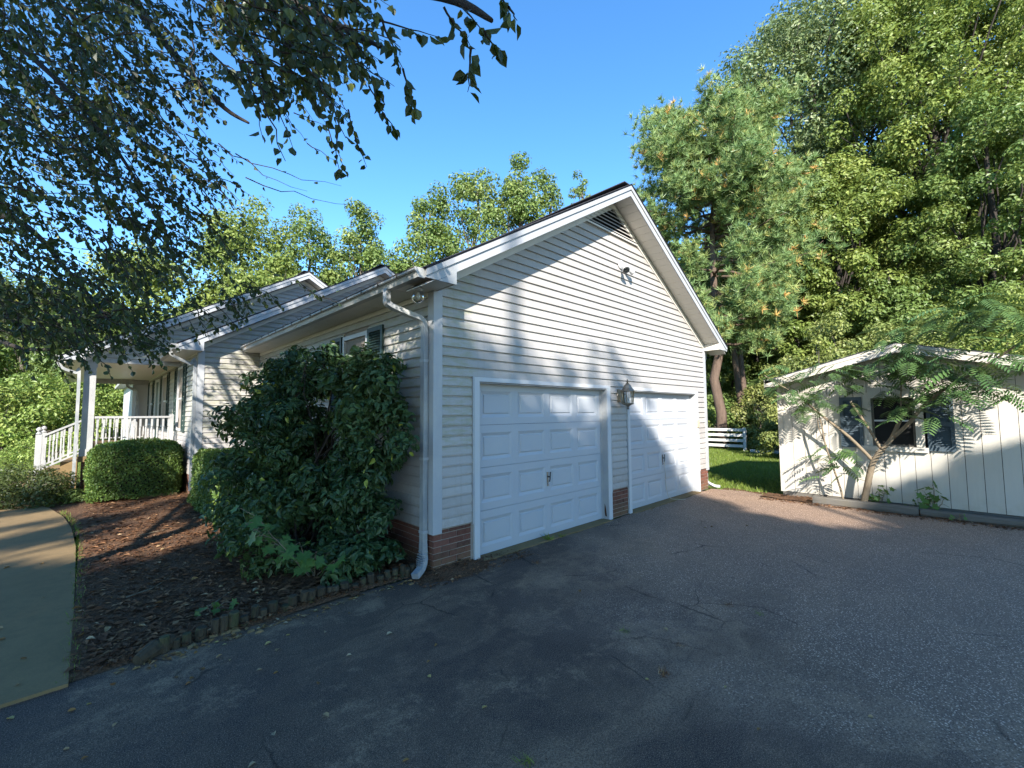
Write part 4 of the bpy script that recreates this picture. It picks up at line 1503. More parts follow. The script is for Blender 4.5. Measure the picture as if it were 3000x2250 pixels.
# broken pale stones and bark by the edging
STP = [(625, 1865), (655, 1858), (672, 1852), (690, 1850), (1205, 1712), (600, 1880), (562, 1895), (735, 1850), (760, 1852)]
SCH = [sorted(q[0] for q in STP).index(p_[0]) for p_ in STP]
for k, (px, py) in enumerate(STP):
    g = on(px, py, 2, 0.0)
    s = random.uniform(.02, .034)
    mb = MB()
    vs_ = []
    for (a, b, c) in ((-1, -1, 0), (1, -.8, 0), (1.1, .9, 0), (-.9, 1, 0), (-.7, -.6, .7), (.8, -.5, .55), (.6, .7, .75), (-.6, .6, .5)):
        vs_.append((g[0] + s * a * random.uniform(.8, 1.2), g[1] + s * b * random.uniform(.6, 1), .001 + s * c * .8))
    mb.hexa(vs_)
    tag(mb.build('stone_chip', M['concrete']), ('leftmost' if SCH[k] == 0 else ('second', 'third', 'fourth', 'fifth', 'sixth', 'seventh', 'eighth', 'rightmost')[SCH[k] - 1]) + ' pale stone chip of the row lying along the log edging', 'stone', 'stone chips along the log edging')
# flat flagstone by the hedge
g = on(465, 1450, 2, .05)
tag(MB().prism([(g[0] - .35, g[1] - .12, .03), (g[0] + .3, g[1] - .16, .03), (g[0] + .36, g[1] + .14, .03), (g[0] - .3, g[1] + .18, .03)], (0, 0, 0), (0, 0, .06)).build('flagstone', M['concrete']),
    'flat pale flagstone lying on the mulch in front of the clipped hedge', 'stone')

# ================================================================== FENCE
fe = thing('rail_fence', 'white four rail fence across the back lawn', 'fence', (18.4, 2.8, 0))
for y in (2.75, 5.2, 7.7, 10.2):
    MB().box(18.34, 18.46, y - .06, y + .06, -.05, 1.0).build('post', M['fence'], fe)
for z in (.12, .36, .60, .84):
    for a, b in ((2.8, 5.2), (5.22, 7.7), (7.72, 10.2)):
        MB().box(18.29, 18.335, a, b, z, z + .12).build('rail', M['fence'], fe)
MB_ = MB().box(17.9, 18.05, -3, 2.4, -.05, .08)
tag(MB_.build('edging_beam', M['fence']), 'low pale beam lying along the back edge of the lawn', 'beam')


# ================================================================== VEGETATION
def limb(mb, a, b, r0, r1, seg=7, sag=0.0, jitter=.04, n=6):
    a, b = Vector(a), Vector(b)
    L = (b - a).length
    pts, rs = [], []
    off = Vector((0, 0, 0))
    for i in range(n + 1):
        t = i / n
        p = a.lerp(b, t) + Vector((0, 0, 1)) * (sag * L * math.sin(math.pi * t))
        if 0 < i < n:
            p += Vector((random.uniform(-1, 1), random.uniform(-1, 1), random.uniform(-.6, .6))) * jitter * L
        pts.append(p)
        rs.append(r0 + (r1 - r0) * t)
    mb.tube(pts, rs, seg)
    return pts


def leaf_cloud(centers, radii, counts, size, squash=.75, up=.5, aspect=.62):
    """leaf positions in clumps: denser towards each clump's shell"""
    P, Dd, Nn, T = [], [], [], []
    for c, r, n in zip(centers, radii, counts):
        d = rand_dirs(n)
        rad = r * rng.uniform(.25, 1.0, n) ** .5
        p = d * rad[:, None]
        p[:, 2] *= squash
        P.append(p + c)
        nn = unit(d * .95 + rand_dirs(n) * .65 + np.array([0, 0, up]))
        Nn.append(nn)
        dd = unit(np.cross(nn, rand_dirs(n)) + np.array([0, 0, -.25]))
        Dd.append(dd)
        T.append(np.clip(rng.normal(.45 + rng.normal(0, .13), .2, n), 0, 1))
    P = np.concatenate(P); n = len(P)
    L = size * rng.uniform(.5, 1.45, n)
    return P, np.concatenate(Dd), np.concatenate(Nn), L, L * aspect, np.concatenate(T)


def broadleaf(name, label, cat, base, top, crown_r, mat, size, nleaf, bark, group=None, crown_low=.35, clumps=60, clump_r=.28, trunk_r=None, shape=1.0, spread=None, taper=.25):
    """tapered trunk, limbs to every clump, crown of leaf clumps filling an irregular envelope"""
    bx, by = base
    t = thing(name, label, cat, (bx, by, -.05), group)
    H = top
    zc = H * (crown_low + (1 - crown_low) / 2)
    rz = H * (1 - crown_low) / 2
    trunk_r = trunk_r or H * .016
    clumps = int(clumps * 2.1)
    clump_r = clump_r * .78
    nleaf = int(nleaf * 1.75)
    crown_r *= 1.12
    cs, rs = [], []
    lobes = rand_dirs(7)
    lamp = rng.uniform(.75, 1.15, 7)
    while len(cs) < clumps:
        d = rand_dirs(1)[0]
        rr = rng.uniform(.35, 1.0) ** .6
        bulge = 1.0
        k = (lobes @ d)
        bulge = .72 + .38 * np.max(np.maximum(k, 0) ** 3 * lamp)
        hz = d[2] * rr
        wid = (1 - taper * max(0, hz)) if hz > 0 else (1 + .0 * hz)
        c = np.array([bx, by, zc]) + np.array([d[0] * crown_r * wid, d[1] * crown_r * wid, d[2] * rz]) * rr * bulge
        c[2] = min(c[2], H * 1.0)
        cs.append(c)
        rs.append(crown_r * clump_r * rng.uniform(.65, 1.25))
    cs = np.array(cs); rs = np.array(rs)
    w = rs ** 2
    counts = np.maximum(10, (nleaf * w / w.sum()).astype(int))
    mb = MB()
    top_p = Vector((bx + random.uniform(-.3, .3), by + random.uniform(-.3, .3), H * .86))
    pts = limb(mb, (bx, by, -.1), top_p, trunk_r, trunk_r * .25, 8, 0, .015, 8)
    for c in cs[::6]:
        f = min(.85, max(.25, (c[2] / H) * .7))
        k = int(f * (len(pts) - 1))
        limb(mb, pts[k], Vector(c), trunk_r * .30 * (1 - f * .5), trunk_r * .04, 5, .06, .05, 4)
    mb.build('trunk', M['dark_bark'] if group and 'forest' in group else bark, t, True)
    me = leaf_mesh('crown', mat, *leaf_cloud(cs, rs, counts, size))
    o = link('crown', me, t)
    return t


def spot(px, depth):
    p = at(px, 1195, depth)
    return (float(p[0]), float(p[1]))


def ztop(py, depth):
    return float(at(1500, py, depth)[2])


def tree_at(name, label, px, depth, py_top, hw_px, mat, nleaf, size, **kw):
    b = spot(px, depth)
    h = float(at(px, py_top, depth)[2])
    return broadleaf(name, label, 'tree', b, h, hw_px / FOC * depth, M[mat], size, nleaf, kw.pop('bark', M['bark']), **kw)


# --- trees behind the house, left to centre
G1 = 'trees behind the house'
tree_at('broadleaf_tree', 'rounded yellow green tree rising behind the left end of the house roof', 690, 40, 525, 190, 'leaf_yellow', 17000, .30, group=G1, crown_low=.15, clumps=70)
tree_at('broadleaf_tree', 'dense mid green tree beside the rounded yellow green one, above the middle roof', 890, 42, 590, 140, 'leaf_mid', 11000, .30, group=G1, crown_low=.1)
tree_at('broadleaf_tree', 'tree with a pale tapering top left of the blue sky gap above the garage gutter', 1050, 41, 560, 120, 'leaf_mid', 10000, .28, group=G1, crown_low=.1, taper=.5)
tree_at('broadleaf_tree', 'low rounded tree crown just above the garage gutter end', 1175, 44, 720, 105, 'leaf_yellow', 8000, .28, group=G1, crown_low=.1)
tree_at('broadleaf_tree', 'slim pale trunked tree standing first right of the sky gap behind the garage roof', 1262, 36, 505, 110, 'leaf_mid', 8000, .26, group=G1, crown_low=.2, taper=.45, clump_r=.33)
tree_at('broadleaf_tree', 'tree with twin ragged tops behind the middle of the garage roof slope', 1400, 37, 405, 130, 'leaf_mid', 10000, .26, group=G1, crown_low=.15, taper=.6, clump_r=.3)
tree_at('broadleaf_tree', 'tallest ragged topped tree behind the garage roof slope', 1525, 38, 385, 115, 'leaf_mid', 10000, .26, group=G1, crown_low=.2, taper=.6, clump_r=.3)
tree_at('broadleaf_tree', 'lower tree right of the tallest one, touching the garage rake', 1612, 40, 465, 100, 'leaf_mid', 8000, .26, group=G1, crown_low=.1, taper=.4)
tree_at('broadleaf_tree', 'small lone tree top standing in the sky just left of the garage peak', 1715, 50, 415, 62, 'leaf_mid', 4200, .30, group=G1, crown_low=.25, taper=.3)
tree_at('broadleaf_tree', 'wide yellow green tree seen through the birch leaves over the porch roof', 420, 36, 700, 210, 'leaf_yellow', 17000, .28, group=G1, crown_low=.1)
tree_at('broadleaf_tree', 'mid green tree at the far left edge behind the birch leaves', 60, 33, 790, 200, 'leaf_mid', 15000, .26, group=G1, crown_low=.1)
tree_at('broadleaf_tree', 'darker tree low behind the porch, above the vine covered bank', 240, 30, 880, 130, 'leaf_dark', 9000, .22, group=G1, crown_low=.1)
tree_at('broadleaf_tree', 'yellow green tree filling in low behind the middle roof', 800, 34, 720, 150, 'leaf_yellow', 10000, .26, group=G1, crown_low=.05)


# --- bushes
def bush(name, label, cat, c, rx, ry, h, mat, size, nleaf, group=None, clumps=50, clump_r=.3, z0=0.0, aspect=.62):
    t = thing(name, label, cat, (c[0], c[1], z0 - .03), group)
    cs, rs = [], []
    for i in range(clumps):
        d = rand_dirs(1)[0]
        d[2] = abs(d[2])
        r_ = rng.uniform(.45, 1.0) ** .5
        cs.append(np.array([c[0] + d[0] * rx * r_, c[1] + d[1] * ry * r_, z0 + h * (.06 + .88 * d[2] * r_)]))
        rs.append(min(rx, ry, h) * clump_r * rng.uniform(.6, 1.3))
    rs = np.array(rs); w = rs ** 2
    counts = np.maximum(8, (nleaf * w / w.sum()).astype(int))
    mb = MB()
    for c_ in cs[::3]:
        limb(mb, (c[0] + random.uniform(-.2, .2) * rx, c[1] + random.uniform(-.2, .2) * ry, z0 - .05), Vector(c_), .02 + .006 * h, .006, 5, .1, .07, 4)
    mb.build('stems', M['bark'], t)
    P, D, N, L, W, T = leaf_cloud(cs, rs, counts, size, .8, .45, aspect)
    keep = P[:, 2] > z0 - .02
    me = leaf_mesh('foliage', mat, P[keep], D[keep], N[keep], L[keep], W[keep], T[keep])
    link('foliage', me, t)
    return t


GB = 'vine covered bank beside the lawn'
for px, dep, top, rw, lab in ((40, 24, 1105, 5.0, 'bright green vine covered mound at the far left edge of the lawn'),
                              (210, 27, 1085, 5.0, 'bright green vine covered mound seen left of the porch column'),
                              (370, 30, 1100, 5.0, 'bright yellowish vine covered mound seen through the porch opening')):
    b = spot(px, dep)
    bush('vine_mound', lab, 'bush', b, rw, 3.2, float(at(px, top, dep)[2]), M['leaf_lime'], .17, 20000, GB, 90, .24)
b = spot(120, 17.5)
bush('flowering_bush', 'low yellowish bush beyond the porch steps', 'bush', (b[0] + .3, b[1]), 1.3, 1.0, 1.05, M['leaf_lime'], .07, 6000, None, 40, .3)


def hedge(label, x0, x1, y0, y1, h, mat, n, size, rough=.06, dome=.0, group=None):
    """clipped hedge: leaves spread over a rounded box and a little way in"""
    t = thing('clipped_hedge', label, 'hedge', ((x0 + x1) / 2, (y0 + y1) / 2, 0), group)
    P = np.empty((n, 3)); Nn = np.empty((n, 3))
    w, d = x1 - x0, y1 - y0
    areas = np.array([w * d, w * h, w * h, d * h, d * h])
    face = rng.choice(5, n, p=areas / areas.sum())
    a, b = rng.uniform(0, 1, n), rng.uniform(0, 1, n)
    for i in range(n):
        f = face[i]
        if f == 0: p = (x0 + a[i] * w, y0 + b[i] * d, h); q = (0, 0, 1)
        elif f == 1: p = (x0 + a[i] * w, y0, b[i] * h); q = (0, -1, 0)
        elif f == 2: p = (x0 + a[i] * w, y1, b[i] * h); q = (0, 1, 0)
        elif f == 3: p = (x0, y0 + a[i] * d, b[i] * h); q = (-1, 0, 0)
        else: p = (x1, y0 + a[i] * d, b[i] * h); q = (1, 0, 0)
        P[i] = p; Nn[i] = q
    c = np.array([(x0 + x1) / 2, (y0 + y1) / 2, h * .45])
    hw = np.array([w / 2, d / 2, h * .55])
    rel = (P - c) / hw
    l4 = (np.abs(rel) ** 5).sum(1) ** (1 / 5)
    rel = rel / l4[:, None]                              # superellipsoid: clipped but rounded
    P = c + rel * hw
    bump_ = np.array([mnoise.noise(Vector(p * 2.3)) + .6 * mnoise.noise(Vector(p * 6.1)) for p in P])
    P += Nn * (rough * bump_)[:, None] - Nn * (rng.exponential(.05, n))[:, None]
    P[:, 2] += dome * (1 - ((P[:, 0] - c[0]) / hw[0]) ** 2)
    P[:, 2] = np.maximum(P[:, 2], .02)
    N2 = unit(Nn + rand_dirs(n) * .9)
    D = unit(np.cross(N2, rand_dirs(n)) + np.array([0, 0, .25]))
    L = size * rng.uniform(.7, 1.3, n)
    T = np.clip(rng.normal(.5, .22, n) + bump_ * .25, 0, 1)
    link('foliage', leaf_mesh('foliage', mat, P, D, N2, L, L * .6, T), t)
    mb = MB()
    mb.box(x0 + .22, x1 - .22, y0 + .22, y1 - .22, .12, h - .22)
    for k in range(10):
        p = (random.uniform(x0 + .2, x1 - .2), random.uniform(y0 + .2, y1 - .2), -.03)
        limb(mb, p, (p[0] + random.uniform(-.1, .1), p[1] + random.uniform(-.1, .1), h * .6), .018, .008, 5)
    mb.build('stems', M['dark_bark'], t)
    return t


GH = 'clipped hedges by the house'
hedge('rounded clipped hedge in front of the porch corner', -2.75, -1.22, 7.7, 9.15, 1.16, M['leaf_hedge'], 30000, .045, .07, .05, GH)
hedge('clipped hedge against the inside corner of the house, left of the tall bush', -1.34, -.2, 3.3, 6.6, 1.10, M['leaf_hedge'], 46000, .045, .08, .0, GH)
bush('azalea_bush', 'low dark spreading bush left of the clipped hedge by the porch steps', 'bush', (-3.65, 9.2), .75, 1.0, .75, M['leaf_azalea'], .05, 9000, None, 50, .35)
bush('azalea_bush', 'low dark bush at the left picture edge beside the walkway', 'bush', (-5.3, 11.4), 1.0, 1.0, .75, M['leaf_azalea'], .055, 8000, None, 50, .35)
bush('ground_cover', 'low green ground cover plants beside the far end of the walkway', 'ground cover', (-2.75, 9.0), .55, .7, .22, M['leaf_mid'], .05, 2500, None, 30, .5)

# --- camellia: single leaves near the lens side are parts
cam_t = thing('camellia_bush', 'tall glossy dark green bush in front of the garage side wall', 'bush', (-.85, 2.0, 0))
cs, rs = [], []
env = [(-.5, .7, 2.2, .36), (-.45, .5, 1.75, .38), (-1.1, 1.6, 1.0, .5), (-1.05, 2.2, 1.6, .5), (-1.0, 1.5, 1.7, .42), (-.85, 2.1, 2.38, .32), (-.8, 2.7, 2.3, .30), (-.7, 1.3, 2.32, .28), (-.42, .42, .35, .36), (-.38, .5, 1.1, .34), (-.62, .45, .25, .38), (-.5, .48, 2.0, .40), (-.48, .45, 1.45, .40), (-.5, .42, .85, .40), (-.6, .9, 2.15, .32), (-.72, .75, 1.05, .42), (-.62, 1.0, 1.85, .42), (-.9, 1.8, 1.4, .62), (-.85, 2.0, 2.15, .45), (-.95, 2.8, 1.2, .62), (-.95, 3.0, 1.85, .5),
       (-.85, 1.3, .65, .6), (-1.0, 2.4, .6, .7), (-.85, 3.5, 1.5, .45), (-.8, 3.3, 1.9, .35), (-.62, .65, .45, .38), (-.7, 1.4, 2.2, .3), (-.9, 2.6, 2.25, .35),
       (-.55, .62, 1.45, .33), (-1.3, 2.0, .9, .45), (-1.3, 1.3, .5, .4), (-1.2, 1.9, 1.6, .4)]
for (x, y, z, r) in env:
    for k in range(8):
        d = rand_dirs(1)[0] * r * rng.uniform(.3, 1.0)
        c = np.array([x, y, z]) + d
        c[0] = min(c[0], -.12)
        cs.append(c); rs.append(r * .42)
rs = np.array(rs)
counts = (rs ** 2 / (rs ** 2).sum() * 31000).astype(int)
P, D, N, L, W, T = leaf_cloud(cs, rs, counts, .08, .85, .5, .5)
ok = (P[:, 0] < -.08) & (P[:, 2] > .04) & ~((P[:, 0] > -.2) & (P[:, 1] < .35))
P, D, N, L, T = P[ok], D[ok], N[ok], L[ok], T[ok]
T = np.where(rng.uniform(size=len(T)) < .985, T * .9, 1.0)
leaf_parts('leaf', M['leaf_camellia'], P, D, N, L, .5, T, cam_t)
mb = MB()
for c in cs[::4]:
    limb(mb, (-.85 + random.uniform(-.25, .25), 2.0 + random.uniform(-.9, .9), -.03), Vector(c), .022, .005, 5, .05, .06, 5)
mb.build('stems', M['dark_bark'], cam_t)


def lobed_leaf(name, mat, tint):
    """five lobed maple leaf, stalk at the origin, lying in XY"""
    pts = [(0, 0), (.16, -.10), (.42, -.16), (.34, .10), (.62, .30), (.36, .38), (.30, .56), (.14, .50), (0, 1.0), (-.14, .50), (-.30, .56), (-.36, .38), (-.62, .30), (-.34, .10), (-.42, -.16), (-.16, -.10)]
    me = bpy.data.meshes.new(name)
    c = (0, .28, -.04)
    vs_ = [c] + [(x, y, .05 * abs(x) - .06 * y * y) for x, y in pts]
    n = len(pts)
    me.from_pydata(vs_, [], [(0, 1 + i, 1 + (i + 1) % n) for i in range(n)])
    me.materials.append(mat)
    a = me.attributes.new('tint', 'FLOAT', 'POINT')
    a.data.foreach_set('value', [tint] * len(vs_))
    return me


MAPLE = [lobed_leaf('leaf', M['leaf_maple'], t_) for t_ in (.2, .5, .9)]


def place_leaf(me, name, p, axis, nrm, size, parent):
    D = Vector(axis).normalized()
    S = D.cross(Vector(nrm)).normalized()
    Nn = S.cross(D)
    o = bpy.data.objects.new(name, me)
    COL.objects.link(o)
    o.parent = parent
    o.matrix_parent_inverse = Matrix.Translation(parent.location).inverted()
    o.matrix_basis = Matrix(((S.x * size, D.x * size, Nn.x * size, p[0]), (S.y * size, D.y * size, Nn.y * size, p[1]), (S.z * size, D.z * size, Nn.z * size, p[2]), (0, 0, 0, 1)))
    return o


def seedling(label, base, tips, nleaf, size, group=None, towards=(-.6, -.7, .35)):
    t = thing('maple_seedling', label, 'seedling', base, group)
    mb = MB()
    for tip in tips:
        limb(mb, base, tip, .007, .003, 5, .05, .04, 5)
        for k in range(nleaf):
            f = .35 + .65 * (k + 1) / nleaf
            p = Vector(base).lerp(Vector(tip), f)
            d = Vector((random.uniform(-1, 1), random.uniform(-1, 1), random.uniform(-.3, .3))).normalized()
            q = p + d * random.uniform(.03, .10)
            mb.tube([p, q], .0018, 4)
            nrm = Vector(towards) + Vector((random.uniform(-.6, .6), random.uniform(-.6, .6), random.uniform(.1, .9)))
            place_leaf(random.choice(MAPLE), 'leaf', q, d + Vector((0, 0, -.35)), nrm, size * random.uniform(.65, 1.2), t)
    mb.build('stem', M['mimosa_bark'], t)
    return t


# young maple growing out of the camellia foot, lobed leaves
seedling('young maple with bright lobed leaves growing out of the foot of the dark bush', (-1.0, .75, .0),
         [(-1.68, .80, .85), (-1.30, .30, .55), (-.95, .26, .32), (-1.55, .55, .62), (-1.12, .34, .42), (-1.66, .70, .72)], 6, .125)
seedling('tiny maple seedling on the mulch behind the log edging', (-1.93, .55, .02), [(-1.98, .50, .12), (-1.85, .52, .10)], 4, .075)
seedling('bright maple seedling growing against the shed boards right of the window', (7.42, -3.72, .03), [(7.38, -3.70, .50), (7.34, -3.60, .38), (7.36, -3.85, .32)], 6, .13)
seedling('leafy maple seedling just right of the small tree trunk', (7.42, -3.0, .03), [(7.36, -3.0, .42), (7.32, -3.12, .36), (7.35, -2.92, .25), (7.3, -3.05, .22)], 6, .11)
seedling('tiny weed seedling on the soil between the two larger shed seedlings', (7.4, -3.42, .03), [(7.36, -3.40, .14), (7.36, -3.46, .12)], 4, .06)
seedling('tiny seedling growing at the foot of the long timber', (7.14, -4.0, .0), [(7.10, -4.0, .12), (7.1, -3.95, .09)], 3, .06)

# --- mimosa tree by the shed: feathery fronds are parts
mim = thing('mimosa_tree', 'small feathery leaved tree leaning up in front of the shed window', 'tree', (7.25, -2.8, 0))
MX = 7.25
mm = MB()
def m_on(px, py, x):
    return on(px, py, 0, x)
def mlimb(pts, r0, r1):
    pts = smooth_path(pts, 4)
    n = len(pts)
    mm.tube(pts, [r0 + (r1 - r0) * i / (n - 1) for i in range(n)], 8)
    return pts
trunk = mlimb([(7.27, -2.76, -.05), m_on(2538, 1440, 7.25), m_on(2548, 1390, 7.24), m_on(2560, 1350, 7.22), m_on(2583, 1318, 7.2)], .058, .044)
b1 = mlimb([m_on(2583, 1318, 7.2), m_on(2612, 1285, 7.17), m_on(2640, 1225, 7.15), m_on(2667, 1193, 7.12)], .042, .026)
b2 = mlimb([m_on(2618, 1280, 7.17), m_on(2665, 1238, 7.05), m_on(2705, 1190, 6.95), m_on(2760, 1145, 6.85), m_on(2830, 1105, 6.7), m_on(2920, 1050, 6.5), m_on(3010, 990, 6.35)], .034, .014)
b3 = mlimb([m_on(2560, 1352, 7.22), m_on(2490, 1282, 7.2), m_on(2430, 1235, 7.18), m_on(2390, 1203, 7.15), m_on(2340, 1160, 7.1), m_on(2280, 1125, 7.05), m_on(2240, 1100, 7.0)], .03, .008)
b4 = mlimb([m_on(2583, 1318, 7.2), m_on(2545, 1255, 7.2), m_on(2492, 1177, 7.18)], .026, .018)
b5 = mlimb([(7.3, -2.50, -.03), m_on(2462, 1430, 7.28), m_on(2420, 1310, 7.25), m_on(2408, 1250, 7.22), m_on(2395, 1200, 7.2)], .02, .010)
b6 = mlimb([m_on(2418, 1300, 7.25), m_on(2398, 1250, 7.25), m_on(2395, 1200, 7.22)], .010, .006)
b7 = mlimb([m_on(2640, 1230, 7.15), m_on(2640, 1120, 7.05), m_on(2645, 1000, 6.95)], .012, .006)
b8 = mlimb([m_on(2760, 1145, 6.85), m_on(2860, 1130, 6.9), m_on(2990, 1145, 6.95)], .012, .006)
mm.build('trunk', M['mimosa_bark'], mim, True)
for (p, q) in ((b1[-1], b1[-2]), (b4[-1], b4[-2])):
    d = (Vector(p) - Vector(q)).normalized()
    MB().tube([Vector(p) + d * .001, Vector(p) + d * .006], [.024, .022], 10).build('cut_end', M['curtain'], mim)


def frond_mesh(seed, tint):
    r = np.random.default_rng(seed)
    V, F = [], []
    npair = 8
    def lens(p, d, s, n_, L, W):
        o = len(V)
        for a, b in ((0, 0), (.25, .5), (.65, .42), (1, 0), (.65, -.42), (.25, -.5)):
            V.append(tuple(p + d * L * a + s * W * b - n_ * L * .12 * a * a))
        F.append((o, o + 1, o + 2, o + 3)); F.append((o, o + 3, o + 4, o + 5))
    for i in range(npair):
        t = .15 + .85 * i / (npair - 1)
        p = np.array([0, t, -.35 * t * t])
        l = .42 * (1 - .55 * abs(t - .5)) * r.uniform(.9, 1.1)
        for sgn in (-1, 1):
            d = unit(np.array([sgn * 1.0, .55 + .25 * t, -.22]))
            s = unit(np.cross(d, [0, 0, 1]))
            lens(p, d, s, np.array([0, 0, 1]), l, .085)
    for i in range(6):
        t0, t1 = i / 6, (i + 1) / 6
        o = len(V)
        for t in (t0, t1):
            V.append((-.006, t, -.35 * t * t)); V.append((.006, t, -.35 * t * t))
        F.append((o, o + 1, o + 3, o + 2))
    me = bpy.data.meshes.new('frond')
    me.from_pydata(V, [], F)
    me.materials.append(M['leaf_mimosa'])
    a = me.attributes.new('tint', 'FLOAT', 'POINT')
    a.data.foreach_set('value', [tint] * len(V))
    return me


FR = [frond_mesh(i, .1 + .14 * i) for i in range(6)]
def frond(p, axis, size):
    place_leaf(random.choice(FR), 'frond', p, axis, (random.uniform(-.35, .35), random.uniform(-.35, .35), 1), size, mim)
def fronds_along(pts, f0, f1, n, spread=.25, size=.38, drop=-.1):
    for k in range(n):
        f = f0 + (f1 - f0) * random.random()
        i = int(f * (len(pts) - 1))
        p = Vector(pts[i]) + Vector((random.uniform(-spread, spread), random.uniform(-spread, spread), random.uniform(-spread * .6, spread * .6)))
        a = random.uniform(0, 2 * math.pi)
        frond(p, (math.cos(a), math.sin(a), drop + random.uniform(-.35, .25)), size * random.uniform(.7, 1.15))
fronds_along(b3, .5, 1.0, 40, .24, .34)
fronds_along(b1, .8, 1.0, 3, .3, .34)
fronds_along(b2, .35, .75, 46, .40, .36)
fronds_along(b2, .7, 1.0, 40, .45, .42)
fronds_along(b8, .1, 1.0, 16, .15, .30)
fronds_along(b7, .2, 1.0, 34, .3, .34)
fronds_along(b4, .85, 1.0, 6, .2, .3)
for (px, py, n, x) in ((2450, 1085, 16, 7.15), (2500, 1105, 14, 7.15), (2600, 1075, 18, 7.05), (2560, 1130, 4, 7.1), (2390, 1110, 12, 7.1), (2300, 1095, 8, 7.05), (2440, 1320, 9, 7.25), (2490, 1340, 8, 7.2), (2430, 1370, 3, 7.25),
                       (2900, 890, 24, 6.4), (2960, 930, 18, 6.2), (2800, 925, 20, 6.6), (2720, 950, 14, 6.8), (2630, 985, 12, 6.9), (2680, 1050, 16, 6.9), (2760, 1080, 16, 6.8), (2700, 1130, 3, 6.95)):
    for k in range(n):
        c = m_on(px + random.uniform(-55, 55), py + random.uniform(-28, 28), x + random.uniform(-.3, .25))
        a = random.uniform(0, 2 * math.pi)
        frond(c, (math.cos(a), math.sin(a), -.1 + random.uniform(-.35, .25)), random.uniform(.24, .40))

# --- loblolly pine on the right
def pine(label, px, dep, py_top, hw_px, ntuft, lean=(0, 0), seed=0):
    bx, by = spot(px, dep)
    H = float(at(px, py_top, dep)[2])
    R = hw_px / FOC * dep
    t = thing('pine_tree', label, 'tree', (bx, by, -.05))
    mb = MB()
    tp = Vector((bx + lean[0], by + lean[1], H * .97))
    pts = limb(mb, (bx, by, -.1), tp, .26, .04, 9, 0, .012, 10)
    # second stem forking low on the trunk
    r_ = np.random.default_rng(seed + 5)
    bases, dirs, ts = [], [], []
    nb = 115
    for k in range(nb):
        f = r_.uniform(.24, .99) ** .85
        p = Vector(pts[0]).lerp(tp, f)
        ang = r_.uniform(0, 2 * math.pi)
        prof = math.sin(math.pi * min(1, (f - .12) / .90)) ** .6
        ln = R * (.35 + .75 * prof) * r_.uniform(.65, 1.1)
        up = -.15 + .9 * f + r_.uniform(-.15, .2)
        e = p + Vector((math.cos(ang) * ln, math.sin(ang) * ln, ln * up * .55))
        q = limb(mb, p, e, .05 + .05 * (1 - f), .012, 5, -.08, .05, 6)
        for j in range(int(ntuft / nb)):
            g = r_.uniform(.35, 1.0) ** .6
            i = min(len(q) - 1, int(round(g * (len(q) - 1))))
            c = np.array(q[i]) + r_.normal(0, .17, 3) * (1 + ln * .25)
            bases.append(c)
            dirs.append(unit(np.array([math.cos(ang) * .5, math.sin(ang) * .5, .75]) + r_.normal(0, .45, 3)))
            ts.append(r_.uniform(0, .8) if r_.uniform() > .03 else .97)
    mb.build('trunk', M['pine_bark'], t, True)
    bases, dirs, ts = np.array(bases), np.array(dirs), np.array(ts)
    k = 26
    n = len(bases) * k
    P = np.repeat(bases, k, 0)
    D = unit(np.repeat(dirs, k, 0) * .75 + rand_dirs(n) * .85)
    L = rng.uniform(.20, .38, n)
    T = np.clip(np.repeat(ts, k) + rng.normal(0, .08, n), 0, 1)
    link('crown', leaf_mesh('crown', M['needle'], P, D, rand_dirs(n), L, np.full(n, .032), T, 0, 'tri'), t)
    return t


pine('tall pine with blue green needle tufts rising behind the right end of the garage', 2110, 21, 225, 225, 11000)
# its forked, sunlit neighbour with bare lower limbs
def bare_stem(label, pts, r0, r1):
    t = thing('pine_tree', label, 'tree', tuple(pts[0]))
    mb = MB()
    p = smooth_path(pts, 4)
    n = len(p)
    mb.tube(p, [r0 + (r1 - r0) * i / (n - 1) for i in range(n)], 9)
    mb.build('trunk', M['pine_bark'], t, True)
    for k in range(12):
        i = random.randint(n // 4, n - 4)
        a = random.uniform(0, 2 * math.pi)
        q = Vector(p[i])
        mb = MB()
        limb(mb, q, q + Vector((math.cos(a), math.sin(a), random.uniform(.15, .8))) * random.uniform(.5, 1.5), .028, .01, 5, .05, .08, 5)
        mb.build('branch', M['pine_bark'], t)
    return t
bare_stem('leaning sunlit pine trunk with bare snags between the garage eave and the forest', [at(2178, 1190, 22.5) * np.array([1, 1, 0]), at(2150, 1030, 22.5), at(2125, 930, 22.7), at(2085, 800, 23.0), at(2065, 700, 23.3)], .17, .06)
bare_stem('second sunlit pine trunk close right of the leaning one', [at(2190, 1190, 23.5) * np.array([1, 1, 0]), at(2160, 960, 23.5), at(2150, 850, 23.6), at(2145, 700, 23.8)], .17, .09)
bare_stem('dark pine trunk standing in shade behind the shed corner', [at(2275, 1190, 24.5) * np.array([1, 1, 0]), at(2262, 950, 24.5), at(2255, 780, 24.6), at(2250, 620, 24.8)], .22, .12)

